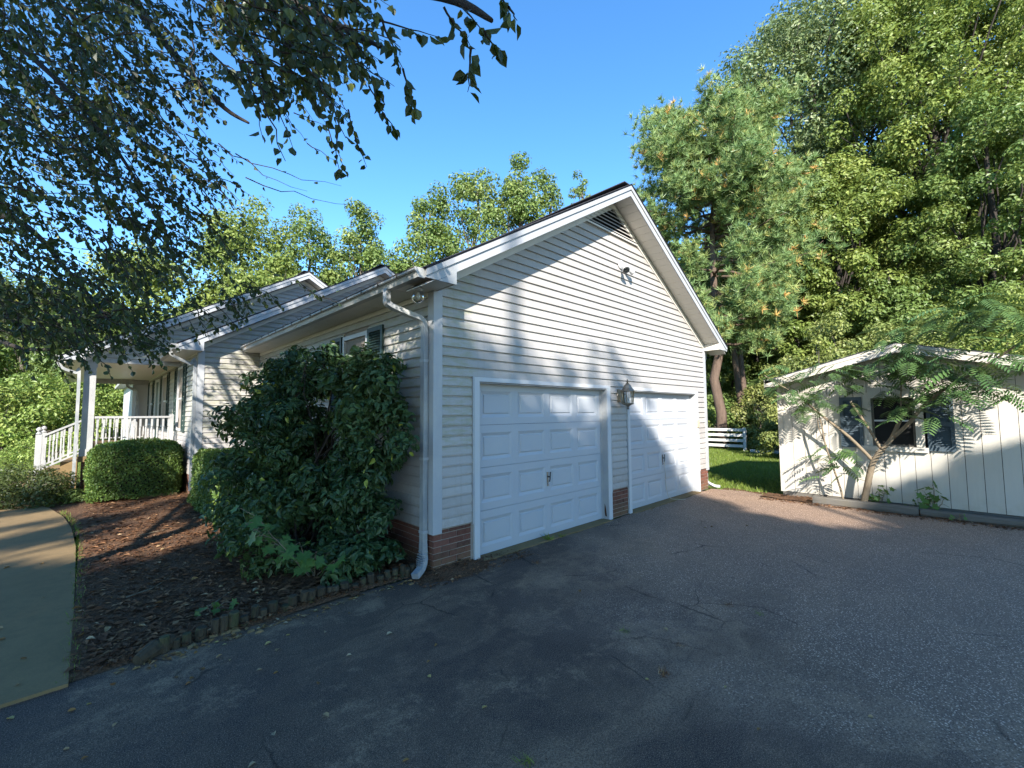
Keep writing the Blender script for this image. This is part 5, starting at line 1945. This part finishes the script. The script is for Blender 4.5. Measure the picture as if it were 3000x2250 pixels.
# --- broadleaf forest on the right
G2 = 'forest trees right of the garage'
tree_at('broadleaf_tree', 'huge grey green tree with a spreading crown against the sky at upper right', 2430, 29, -160, 300, 'leaf_grey', 34000, .23, group=G2, crown_low=.42, clumps=110, clump_r=.23)
tree_at('broadleaf_tree', 'tall yellow green tree in the upper right corner', 2800, 23, -230, 260, 'leaf_yellow', 34000, .19, group=G2, crown_low=.40, clumps=110, clump_r=.22)
tree_at('broadleaf_tree', 'yellow green tree in the middle of the forest edge right of the pine', 2480, 23, 330, 200, 'leaf_yellow', 26000, .18, group=G2, crown_low=.2, clumps=90, clump_r=.24)
tree_at('broadleaf_tree', 'dark leaved tree at the right picture edge behind the shed', 2960, 19, 150, 190, 'leaf_mid', 24000, .16, group=G2, crown_low=.2, clumps=90, clump_r=.24)
tree_at('broadleaf_tree', 'shaded tree behind the shed roof peak', 2680, 25, 460, 190, 'leaf_mid', 24000, .18, group=G2, crown_low=.1, clumps=90, clump_r=.25)
tree_at('broadleaf_tree', 'dark tree deep in the forest behind the pine trunks', 2230, 30, 420, 200, 'leaf_dark', 20000, .22, group=G2, crown_low=.05, clumps=90, clump_r=.26)
tree_at('broadleaf_tree', 'dark tree far back between the pine and the shed', 2400, 33, 520, 230, 'leaf_dark', 20000, .24, group=G2, crown_low=.05, clumps=90, clump_r=.26)
tree_at('broadleaf_tree', 'dark tree deep behind the right part of the shed', 2850, 30, 420, 260, 'leaf_dark', 20000, .22, group=G2, crown_low=.05, clumps=90, clump_r=.26)
tree_at('broadleaf_tree', 'dark tree just behind the garage eave, beneath the pine', 2020, 30, 700, 150, 'leaf_dark', 14000, .22, group=G2, crown_low=.05, clumps=70, clump_r=.28)
tree_at('broadleaf_tree', 'shaded green tree in the top right corner above the yellow green one', 3080, 22, -300, 230, 'leaf_mid', 24000, .18, group=G2, crown_low=.3, clumps=90, clump_r=.24)

for px, dep, top, hw, n, mt, lab in ((2075, 24.5, 730, 75, 9000, 'leaf_mid', 'young tree filling in behind the right end of the garage eave'),
                                     (2225, 25.5, 800, 85, 10000, 'leaf_mid', 'young tree between the pine trunks and the shed corner'),
                                     (2340, 23.0, 760, 90, 11000, 'leaf_yellow', 'young yellow green tree above the left end of the shed roof'),
                                     (2620, 20.5, 700, 120, 14000, 'leaf_mid', 'young green tree directly behind the shed roof peak'),
                                     (2150, 27.0, 620, 90, 9000, 'leaf_yellow', 'young yellow green tree showing between the pine boughs')):
    tree_at('broadleaf_tree', lab, px, dep, top, hw, mt, n, .16, group=G2, crown_low=.05, clumps=45, clump_r=.3)

G3 = 'shrubs at the forest edge'
for px, dep, top, rx, n, mt, lab in ((2330, 16.5, 1010, 1.6, 13000, 'leaf_pale', 'pale leaved shrub showing left of the shed roof edge'),
                                     (2480, 15.5, 870, 2.4, 24000, 'leaf_pale', 'largest pale leaved shrub rising behind the left slope of the shed roof'),
                                     (2680, 15.5, 880, 2.2, 20000, 'leaf_pale', 'pale leaved shrub behind the shed roof peak'),
                                     (2860, 14.5, 830, 2.1, 20000, 'leaf_yellow', 'yellow green shrub behind the right slope of the shed roof'),
                                     (3020, 14.0, 760, 1.8, 14000, 'leaf_yellow', 'yellow green shrub at the right picture edge behind the shed'),
                                     (2130, 23.0, 1130, 2.0, 11000, 'leaf_mid', 'green shrub behind the white fence, close to the garage corner'),
                                     (2245, 22.0, 1090, 2.2, 12000, 'leaf_pale', 'pale shrub behind the end post of the white fence'),
                                     (2190, 27.0, 980, 3.2, 12000, 'leaf_dark', 'dark shrub deep in the gap between garage and shed')):
    b = spot(px, dep)
    bush('forest_shrub', lab, 'bush', b, rx, rx * .8, float(at(px, top, dep)[2]), M[mt], .105 if dep < 18 else .13, n, G3, 80, .26)
b = spot(2265, 19.5)
bush('forest_shrub', 'low leafy shrub leaning over the end post of the white fence', 'bush', (b[0], b[1]), .9, .9, 1.5, M['leaf_pale'], .10, 5000, G3, 40, .35)

# far treeline that closes the horizon behind the house and woods
for k, (px, dep, top, w) in enumerate(((-300, 55, 880, 22), (150, 62, 930, 22), (700, 66, 900, 24), (1250, 66, 860, 24), (1800, 62, 760, 22), (2350, 50, 560, 16), (2900, 42, 500, 14), (3400, 34, 500, 12))):
    b = spot(px, dep)
    h = float(at(px, top, dep)[2])
    n = 9000
    P = np.stack([rng.uniform(-w, w, n), rng.uniform(-2.5, 2.5, n), h * rng.uniform(0, 1, n) ** .8], 1)
    hgt = np.array([.78 + .22 * mnoise.noise(Vector((p[0] * .35 + k * 9, 0, 1))) for p in P])
    P[:, 2] *= hgt
    X = CR * np.array([1, 1, 0]); X /= np.linalg.norm(X)
    Yv = np.array([-X[1], X[0], 0])
    Pw = np.array([b[0], b[1], 0]) + P[:, :1] * X + P[:, 1:2] * Yv + P[:, 2:] * np.array([0, 0, 1])
    nn = unit(-Yv * .6 + rand_dirs(n) + np.array([0, 0, .4]))
    dd = np.cross(nn, rand_dirs(n))
    L = rng.uniform(.8, 1.5, n)
    o = link('far_woods', leaf_mesh('far_woods', M['leaf_mid' if k % 2 else 'leaf_dark'], Pw, dd, nn, L, L * .7, np.clip(rng.normal(.45, .2, n), 0, 1)))
    tag(o, 'mass of distant woodland closing the horizon', 'woods', None, 'stuff')

# --- birch overhanging from the left: trunk stands beside the camera, out of frame
bir = thing('birch_tree', 'overhanging birch with drooping twigs of small dark leaves across the upper left', 'tree', (-7.2, -.6, 0))
mb = MB()
tr = limb(mb, (-7.2, -.6, -.1), (-6.6, -.9, 9.5), .19, .05, 9, 0, .012, 10)
main_limbs = []
for (h0, tgt) in ((.62, [at(280, -80, 4.6), at(420, 50, 4.2), at(560, 220, 3.9), at(660, 318, 3.7), at(728, 360, 3.6)]),
                  (.48, [at(-200, 60, 5.2), at(0, 100, 4.8), at(250, 320, 4.2), at(420, 560, 4.0)]),
                  (.45, [at(-250, 600, 5.2), at(40, 640, 5.0), at(220, 820, 4.8), at(330, 950, 4.6)]),
                  (.70, [at(500, -250, 4.0), at(750, -60, 3.2), at(960, 60, 2.7), at(1120, 140, 2.4)]),
                  (.75, [at(800, -300, 3.4), at(1100, -80, 2.6), at(1330, 0, 2.1), at(1440, 60, 1.9)]),
                  (.40, [at(-200, 900, 6.0), at(60, 1020, 5.6), at(300, 1000, 5.2)])):
    s = Vector(tr[0]).lerp(Vector(tr[-1]), h0)
    pts = smooth_path([s] + tgt, 5)
    n = len(pts)
    mb.tube(pts, [.055 + (.010 - .055) * i / (n - 1) for i in range(n)], 7)
    main_limbs.append(pts)
LP, LD, LN, LT, LL = [], [], [], [], []


def strand(a, b, n, sag=.1, size=.053, twig=True):
    """a drooping twig from a to b, leaves hanging along it on short stalks"""
    a, b = np.array(a), np.array(b)
    ln = np.linalg.norm(b - a)
    pts = []
    for i in range(7):
        t = i / 6
        pts.append(a + (b - a) * t + np.array([0, 0, sag * ln * math.sin(math.pi * t)]) + (rng.normal(0, .02 * ln, 3) if 0 < i < 6 else 0))
    if twig:
        mb.tube(pts, [.0058 - .0044 * i / 6 for i in range(7)], 4, False)
    for k in range(n):
        t = .12 + .88 * (k + rng.uniform(0, .8)) / n
        t = min(t, .999)
        i = int(t * 6)
        p = pts[i] + (pts[i + 1] - pts[i]) * (t * 6 - i)
        dr = unit(pts[i + 1] - pts[i])
        d = unit(dr * .35 + rng.normal(0, .5, 3) + np.array([0, 0, -.75]))
        LP.append(p + d * .012); LD.append(d); LN.append(rand_dirs(1)[0]); LL.append(size * rng.uniform(.65, 1.25))
        LT.append(np.clip(rng.normal(.35, .22), 0, .93) if rng.uniform() > .07 else rng.uniform(.9, 1))  # a few leaves tinted paler: sunlit look painted into their colour


def in_poly(x, y, poly):
    c = False
    j = len(poly) - 1
    for i in range(len(poly)):
        if (poly[i][1] > y) != (poly[j][1] > y) and x < (poly[j][0] - poly[i][0]) * (y - poly[i][1]) / (poly[j][1] - poly[i][1]) + poly[i][0]:
            c = not c
        j = i
    return c


def fill(poly, n, d0, d1, nl, length=(90, 200), size=.052, ang=.75):
    xs_ = [p[0] for p in poly]; ys_ = [p[1] for p in poly]
    k = 0
    while k < n:
        x, y = random.uniform(min(xs_), max(xs_)), random.uniform(min(ys_), max(ys_))
        if not in_poly(x, y, poly):
            continue
        d = random.uniform(d0, d1)
        l = random.uniform(*length) * 4.0 / d
        a = ang + random.gauss(0, .35)
        strand(at(x, y, d), at(x + l * math.cos(a), y + l * math.sin(a), d + random.uniform(-.2, .2)), nl, random.uniform(.0, .12), size)
        k += 1


fill([(-150, -100), (560, -100), (600, 120), (560, 330), (640, 520), (520, 700), (380, 900), (150, 1000), (-150, 880)], 740, 3.0, 6.0, 13)
fill([(-150, -100), (400, -100), (380, 250), (250, 450), (-150, 600)], 290, 2.6, 6.5, 13)
fill([(560, -80), (1000, -80), (1020, 90), (900, 230), (740, 260), (600, 150)], 190, 2.0, 3.6, 10, (60, 140))
fill([(-150, 800), (300, 880), (480, 900), (420, 1020), (250, 1010), (-150, 960)], 210, 4.0, 6.5, 10, (70, 150), .055, .45)
fill([(420, 720), (640, 640), (760, 800), (700, 900), (500, 980)], 60, 4.2, 6.0, 8, (60, 130), .055, .6)
# the separate sprigs that hang against the sky and the roof
for pts_, dep, n, sz in ((((940, 120), (990, 330), (985, 520)), 2.9, 18, .06), (((1020, 60), (1080, 220), (1120, 300)), 2.4, 16, .06), (((1120, 60), (1180, 200), (1215, 330)), 2.1, 16, .065),
                         (((1340, 10), (1420, 90), (1455, 150)), 1.9, 15, .066), (((1300, 20), (1380, 140), (1370, 270)), 1.9, 14, .066), (((1455, -20), (1490, 20), (1515, 60)), 1.7, 9, .066),
                         (((860, 330), (960, 370), (1010, 500)), 3.4, 14, .055), (((1080, 250), (1120, 330), (1160, 380)), 2.6, 12, .06), (((1000, -20), (1110, 60), (1290, 110)), 2.2, 22, .065),
                         (((900, 850), (940, 870), (1010, 890)), 5.0, 6, .05), (((700, 830), (790, 860), (830, 900)), 4.6, 16, .055), (((640, 760), (700, 850), (735, 920)), 4.6, 14, .055), (((780, 790), (880, 830), (935, 870)), 4.8, 12, .055),
                         (((560, 860), (640, 900), (700, 960)), 4.8, 14, .055), (((1020, 320), (1040, 400), (1075, 490)), 3.0, 10, .055), (((760, 240), (900, 420), (985, 470)), 3.5, 8, .05)):
    for a, b in zip(pts_[:-1], pts_[1:]):
        strand(at(*a, dep), at(*b, dep + .1), n // 2 + 1, .0, sz)
# bare trailing twigs
for a, b, dep in (((640, 420), (900, 560), 3.6), ((690, 450), (1000, 545), 3.5), ((720, 520), (1030, 600), 3.7)):
    strand(at(*a, dep), at(*b, dep), 2, -.05, .04)
mb.build('trunk', M['dark_bark'], bir, True)
LP, LD, LN, LT, LL = map(np.array, (LP, LD, LN, LT, LL))
leaf_parts('leaf', M['leaf_birch'], LP, LD, LN, LL, .72, LT, bir)

# the birch's upper crown, above the picture: shades the upper walls of the house
dh = -SUN * np.array([1, 1, 0]); dh /= np.linalg.norm(dh)
e1 = np.array([dh[1], -dh[0], 0])
cE, sE = math.cos(SUN_EL), math.sin(SUN_EL)
cs, rs = [], []
mb = MB()
while len(cs) < 150:
    h, v, d_ = random.uniform(-9.5, -3.3), random.uniform(5.3, 9.6), random.uniform(-1.2, 2.2)
    if mnoise.noise(Vector((h * .8, v * 1.1, 2))) > .12 or v - 5.3 > (h + 9.5) * 2.2 + 1.5:
        continue
    c = CAM + e1 * h - dh * d_ + np.array([0, 0, (v + sE * d_) / cE])
    cs.append(c); rs.append(random.uniform(.3, .6))
    if len(cs) % 6 == 0:
        i = min(len(tr) - 2, int(len(tr) * .75))
        limb(mb, tr[i], Vector(c), .035, .006, 5, .05, .05, 5)
mb.build('upper_limbs', M['dark_bark'], bir, True)
rs = np.array(rs)
link('crown', leaf_mesh('crown', M['leaf_birch'], *leaf_cloud(np.array(cs), rs, np.maximum(12, rs ** 2 * 800).astype(int), .09, .85, .3, .7)), bir)

# --- woodland behind the camera: these trees throw the shade over the driveway
dh = -SUN * np.array([1, 1, 0]); dh /= np.linalg.norm(dh)
e1 = np.array([dh[1], -dh[0], 0])
cE, sE = math.cos(SUN_EL), math.sin(SUN_EL)
HB = np.array([-16, -10, -7.5, -6, -4.6, -3.6, -2.6, -1.2, -.5, -.1, .25, .7, 1.2, 1.7, 2.2, 2.6, 3.0, 3.35, 3.6, 3.9, 4.5, 5.1, 5.6, 5.95, 6.4, 7.2, 8.2, 10, 12])
VB = np.array([4.6, 4.2, 4.6, 4.6, 3.9, 3.3, 3.15, 3.3, 3.75, 3.95, 3.72, 3.62, 3.95, 4.3, 4.3, 4.1, 3.75, 3.35, 2.8, 2.3, 2.05, 1.9, 2.2, 2.8, 3.1, 3.25, 3.35, 3.6, 4.0])
trunks = [(-14, 14), (-10.5, 11.5), (-7, 15), (-3.5, 12.5), (-.2, 14.5), (2.6, 11.5), (5.2, 14), (8, 12), (11, 15)]
shade = [([], []) for _ in trunks]
extra = [(random.uniform(-4.2, 6.5), random.uniform(-1.6, 2.0)) for _ in range(500)] + [(random.uniform(.2, 2.0), random.uniform(.5, 2.2)) for _ in range(80)] + [(random.uniform(-5.4, -1.45), random.uniform(4.05, 5.6)) for _ in range(330)]
for k in range(3900 + len(extra)):
    h = random.uniform(-15.5, 12)
    vb = float(np.interp(h, HB, VB))
    r = random.uniform(.22, .5)
    v = random.uniform(-1.8, vb - r * .75)
    if k >= 3900:
        h, v = extra[k - 3900]
        if k < 3900 + 580:
            v = min(v, float(np.interp(h, HB, VB)) - r)
    if h < -4.3 and v > .8 and k < 3900 + 580:
        g = mnoise.noise(Vector((h * .9, v * .9, 0))) + .5 * mnoise.noise(Vector((h * 2.3, v * 2.3, 5)))
        r *= .72
        thr = -.20 if v < 4.1 else (.16 if h > -7.6 else .36)
        if g > thr:
            continue
    if (abs(h + .13) < .28 and abs(v - 3.07) < .2) or (abs(h - 1.17) < .16 and abs(v - 3.38) < .38):
        continue
    j = min(range(len(trunks)), key=lambda q: abs(trunks[q][0] - h) + random.uniform(0, 1.2))
    Dd_ = trunks[j][1] + random.uniform(-2.2, 2.2)
    zc = (v + sE * Dd_) / cE
    c = CAM + e1 * h - dh * Dd_ + np.array([0, 0, zc])
    shade[j][0].append(c); shade[j][1].append(r)
for h, dv, r in ((.95, .25, .13), (1.02, .5, .10), (1.4, .2, .13), (1.46, .45, .11), (1.8, .15, .14), (.5, .2, .14), (2.15, .1, .12)):
    v = float(np.interp(h, HB, VB)) + dv
    c = CAM + e1 * h - dh * 13.5 + np.array([0, 0, (v + sE * 13.5) / cE])
    shade[4][0].append(c); shade[4][1].append(r)
for j, (h, Dd_) in enumerate(trunks):
    cs, rs = shade[j]
    b = CAM + e1 * h - dh * Dd_
    t = thing('shade_tree', 'tall leafy woodland tree behind the driveway throwing shade over it', 'tree', (b[0], b[1], -.05), 'woodland trees behind the driveway')
    cs = np.array(cs); rs = np.array(rs)
    mb = MB()
    zt_ = cs[:, 2].max()
    pts = limb(mb, (b[0], b[1], -.1), (b[0], b[1], zt_ * .93), .24, .06, 8, 0, .012, 8)
    for c in cs[::5]:
        f = min(.9, max(.3, c[2] / zt_ * .85))
        limb(mb, pts[int(f * 8)], Vector(c), .06, .012, 5, .05, .05, 4)
    mb.build('trunk', M['bark'], t, True)
    counts = np.maximum(12, (rs ** 2 * 330)).astype(int)
    link('crown', leaf_mesh('crown', M['leaf_mid'], *leaf_cloud(cs, rs, counts, .21, .9, .3, .68)), t)

# ================================================================== GROUND DETAIL
# grass blades on the back lawn and by the walk
def grass(label, pts, hmin, hmax, name='grass'):
    n = len(pts)
    P = np.array(pts)
    D = unit(rng.normal(0, .35, (n, 3)) + np.array([0, 0, 1]))
    L = rng.uniform(hmin, hmax, n)
    o = link(name, leaf_mesh(name, M['grass'], P, D, rand_dirs(n), L, L * .14, np.clip(rng.normal(.5, .22, n), 0, 1), 0, 'tri'))
    return tag(o, label, 'grass', None, 'stuff')


n = 42000
g1 = np.stack([rng.uniform(7.5, 20, n), rng.uniform(-1.2, 4.6, n), np.full(n, -.05)], 1)
g1 = g1[(g1[:, 1] < .42 * (g1[:, 0] - 7.2) + .4) & ~((g1[:, 0] < 7.75) & (rng.uniform(size=n) < .6))]
grass('short green lawn grass between the garage and the shed', g1, .05, .11)
n = 22000
g2 = np.stack([rng.uniform(-12, -2.9, n), rng.uniform(9, 26, n), np.full(n, -.05)], 1)
grass('sunlit lawn grass left of the porch', g2, .05, .12)
n = 900
g3 = np.stack([-2.79 + rng.normal(0, .03, n), rng.uniform(.05, 7.5, n), np.full(n, -.0)], 1)
g3[:, 0] -= np.maximum(0, g3[:, 1] - 4.6) ** 1.6 * .05
grass('thin grass wisps along the edge of the concrete walkway', g3, .02, .07)
# weed tufts
for (px, py, nb, hh, lab) in ((1608, 1582, 60, .11, 'grass tuft sprouting at the concrete lip of the nearer garage door'), (1645, 1572, 40, .07, 'smaller grass tuft at the lip of the nearer garage door'),
                              (1945, 1975, 46, .05, 'dry weed tuft growing from a crack in the right foreground asphalt'), (1570, 1650, 34, .05, 'brown weed tuft on the asphalt below the nearer door'),
                              (2135, 1775, 30, .04, 'small dry weed tuft in the middle of the asphalt'), (1545, 2235, 40, .05, 'green weed tuft at the bottom edge of the asphalt'), (1830, 1850, 34, .04, 'low green weed growing from an asphalt crack'),
                              (2225, 1800, 24, .03, 'tiny weed by an asphalt crack to the right'), (1990, 1890, 24, .03, 'tiny green weed above the dry tuft')):
    g = on(px, py, 2, 0)
    P = np.array(g) + rng.normal(0, .02, (nb, 3)) * np.array([1, 1, 0])
    D = unit(rng.normal(0, .8, (nb, 3)) * np.array([1, 1, .4]) + np.array([0, 0, .7]))
    L = hh * rng.uniform(.6, 1.3, nb)
    me = leaf_mesh('weed_tuft', M['litter' if ('dry' in lab or 'brown' in lab) else 'grass'], P, D, rand_dirs(nb), L, L * .09, rng.uniform(.3, 1, nb), 0, 'tri')
    tag(link('weed_tuft', me), lab, 'weed')


def litter(name, label, n, region, sizes, mat='litter', zf=None, flat=.25):
    P = []
    while len(P) < n:
        p = region()
        if p is not None:
            P.append(p)
    P = np.array(P)
    N = unit(rng.normal(0, flat, (n, 3)) + np.array([0, 0, 1]))
    a = rng.uniform(0, 2 * np.pi, n)
    D = unit(np.stack([np.cos(a), np.sin(a), rng.normal(0, flat * .6, n)], 1))
    L = rng.uniform(*sizes, n)
    W = L * rng.choice([.12, .25, .5, .6], n)
    me = leaf_mesh(name, M[mat], P, D, N, L, W, np.clip(rng.beta(1.6, 2.2, n), 0, 1), .22, 'quad')
    return tag(link(name, me), label, 'litter', None, 'stuff')


def bed_z(x, y):
    return .035 * math.exp(-((x + .9) / .9) ** 2) + .02 + wob(x, y, 2.2, .016) + wob(x, y, 9, .01)


def bed_region():
    x, y = random.uniform(-2.76, -.05), .12 + 9 * random.random() ** 1.7
    return (x, y, bed_z(x, y) + .006)


litter('mulch_litter', 'brown leaf litter and pine straw scattered over the mulch bed', 16000, bed_region, (.008, .028))
litter('pine_straw', 'fine pine straw over the mulch bed', 12000, lambda: (lambda p: (p[0], p[1], p[2] + .004))(bed_region()), (.03, .10), flat=.12)
litter('corner_litter', 'dry leaf bits heaped at the brick corner of the garage', 700, lambda: (lambda x, y: (x, y, -.006 + .075 * math.exp(-((x - .25) / .42) ** 2) * max(0, 1 + y / .40) ** 1.2 + .012))(random.uniform(-.3, 1.3), -.36 * random.random() ** 1.3), (.015, .05))
litter('shed_litter', 'brown leaf litter along the timbers in front of the shed', 1300, lambda: (7.10 - abs(random.gauss(0, .12)), random.uniform(-5.6, -1.2), .006), (.02, .07))
litter('shed_bed_litter', 'leaf litter on the soil strip against the shed', 700, lambda: (random.uniform(7.28, 7.56), random.uniform(-5.6, -1.3), .045), (.02, .06))
litter('driveway_grit', 'tiny grit and leaf crumbs scattered over the asphalt', 2200, lambda: (random.uniform(-2.6, 7), -5.2 * random.random() ** 1.2 - .1, .004), (.004, .014), flat=.1)
litter('edging_litter', 'dry leaves caught along the log edging', 260, lambda: (random.uniform(-2.6, -.1), .03 - abs(random.gauss(0, .05)), .006), (.025, .06), 'fallen')

# twigs on the bed
for pts_, lab in ((((-2.02, .62), (-1.86, .74), (-1.72, .92)), 'pale forked twig lying on the mulch behind the tiny seedling'),
                  (((-2.45, 1.5), (-2.25, 1.62), (-2.1, 1.8)), 'pale stick lying on the mulch near the walkway'),
                  (((-2.2, 4.2), (-1.9, 4.3), (-1.7, 4.6)), 'bare stick on the sunlit pine straw')):
    tag(MB().tube([(x, y, bed_z(x, y) + .012) for x, y in pts_], [.008, .007, .003], 5).build('twig', M['litter'] if False else M['mimosa_bark']), lab, 'twig')

ORD = ['leftmost', 'second', 'third', 'fourth', 'fifth', 'sixth', 'seventh', 'eighth', 'ninth', 'tenth', 'eleventh', 'twelfth', 'thirteenth', 'fourteenth', 'fifteenth', 'sixteenth', 'seventeenth', 'eighteenth']


def nth(items, k, what, where):
    r = sorted(range(len(items)), key=lambda i: items[i]).index(k)
    if r == 0:
        return 'leftmost %s %s' % (what, where)
    return '%s %s from the left %s' % (ORD[r], what, where)


def ordinal_labels(pts, zones, what):
    """zones: (test, phrase); a label for every pixel position in pts"""
    out = [None] * len(pts)
    for test, phrase in zones:
        ids = [i for i in range(len(pts)) if out[i] is None and test(*pts[i])]
        for k, i in enumerate(ids):
            out[i] = nth([pts[j][0] + pts[j][1] * 1e-4 for j in ids], k, what, phrase)
    return out


# single fallen leaves on the asphalt and the walkway
FL = [(340, 2003), (440, 1960), (518, 1985), (556, 1990), (588, 1957), (560, 1998), (633, 1928), (775, 1890), (809, 1908), (768, 1960), (816, 1967), (931, 2005), (963, 2100), (803, 2155), (750, 2232),
      (1412, 2076), (1178, 2233), (1250, 1942), (1263, 1984), (1030, 1918), (1132, 1860), (1281, 1886), (1026, 1794), (955, 1850), (930, 1788), (757, 1852), (837, 1861), (672, 1932), (183, 2197), (330, 2130), (235, 2228), (196, 2085), (40, 2105), (253, 2065),
      (1958, 1848), (2090, 1543), (2070, 1546), (1912, 1495), (2193, 1540), (2640, 1520), (1700, 1735), (2220, 2140), (2560, 2100), (2130, 2010), (1890, 1990)]
us = unit_leaves('fallen_leaf', M['fallen'], .62, 6, .3)
FLAB = ordinal_labels(FL, [(lambda x, y: y < 1750, 'on the asphalt near the doors and shed'), (lambda x, y: x > 1300, 'on the right half of the asphalt'),
                           (lambda x, y: y < 1900, 'on the asphalt close to the log edging'), (lambda x, y: y < 2020, 'across the middle of the left asphalt'), (lambda x, y: True, 'along the bottom of the left asphalt')], 'dry leaf')
for (px, py), lab in zip(FL, FLAB):
    g = on(px, py, 2, .006)
    o = bpy.data.objects.new('fallen_leaf', random.choice(us))
    COL.objects.link(o)
    s = random.uniform(.030, .052)
    o.location = g
    o.scale = (s, s, s)
    o.rotation_euler = (random.uniform(-.35, .35), random.uniform(-.35, .35), random.uniform(0, 6.28))
    tag(o, lab, 'fallen leaf', 'fallen leaves on the driveway')
WLF = [(10, 1840), (18, 1870), (125, 1750), (190, 1930), (60, 1930), (130, 1650), (30, 1660), (45, 2010)]
for (px, py), lab in zip(WLF, ordinal_labels(WLF, [(lambda x, y: y < 1800, 'on the far part of the concrete walkway'), (lambda x, y: True, 'on the near end of the concrete walkway')], 'dry leaf')):
    g = on(px, py, 2, .028)
    o = bpy.data.objects.new('fallen_leaf', random.choice(us))
    COL.objects.link(o)
    s = random.uniform(.04, .06)
    o.location = g
    o.scale = (s, s, s)
    o.rotation_euler = (random.uniform(-.3, .3), random.uniform(-.3, .3), random.uniform(0, 6.28))
    tag(o, lab, 'fallen leaf', 'fallen leaves on the walkway')
MLF = [(470, 1610), (640, 1720), (245, 1853), (250, 1870), (320, 1830), (405, 1830), (740, 1735), (745, 1740), (900, 1680), (330, 1750), (240, 1775), (560, 1700), (690, 1650), (480, 1760)]
for (px, py), lab in zip(MLF, ordinal_labels(MLF, [(lambda x, y: y > 1800, 'on the mulch beside the walkway end'), (lambda x, y: True, 'on the brown mulch behind the log edging')], 'large dry leaf')):
    g = on(px, py, 2, .05)
    o = bpy.data.objects.new('fallen_leaf', random.choice(us))
    COL.objects.link(o)
    s = random.uniform(.045, .075)
    o.location = (g[0], g[1], bed_z(g[0], g[1]) + .02)
    o.scale = (s, s, s)
    o.rotation_euler = (random.uniform(-.3, .3), random.uniform(-.3, .3), random.uniform(0, 6.28))
    tag(o, lab, 'fallen leaf', 'fallen leaves on the mulch bed')
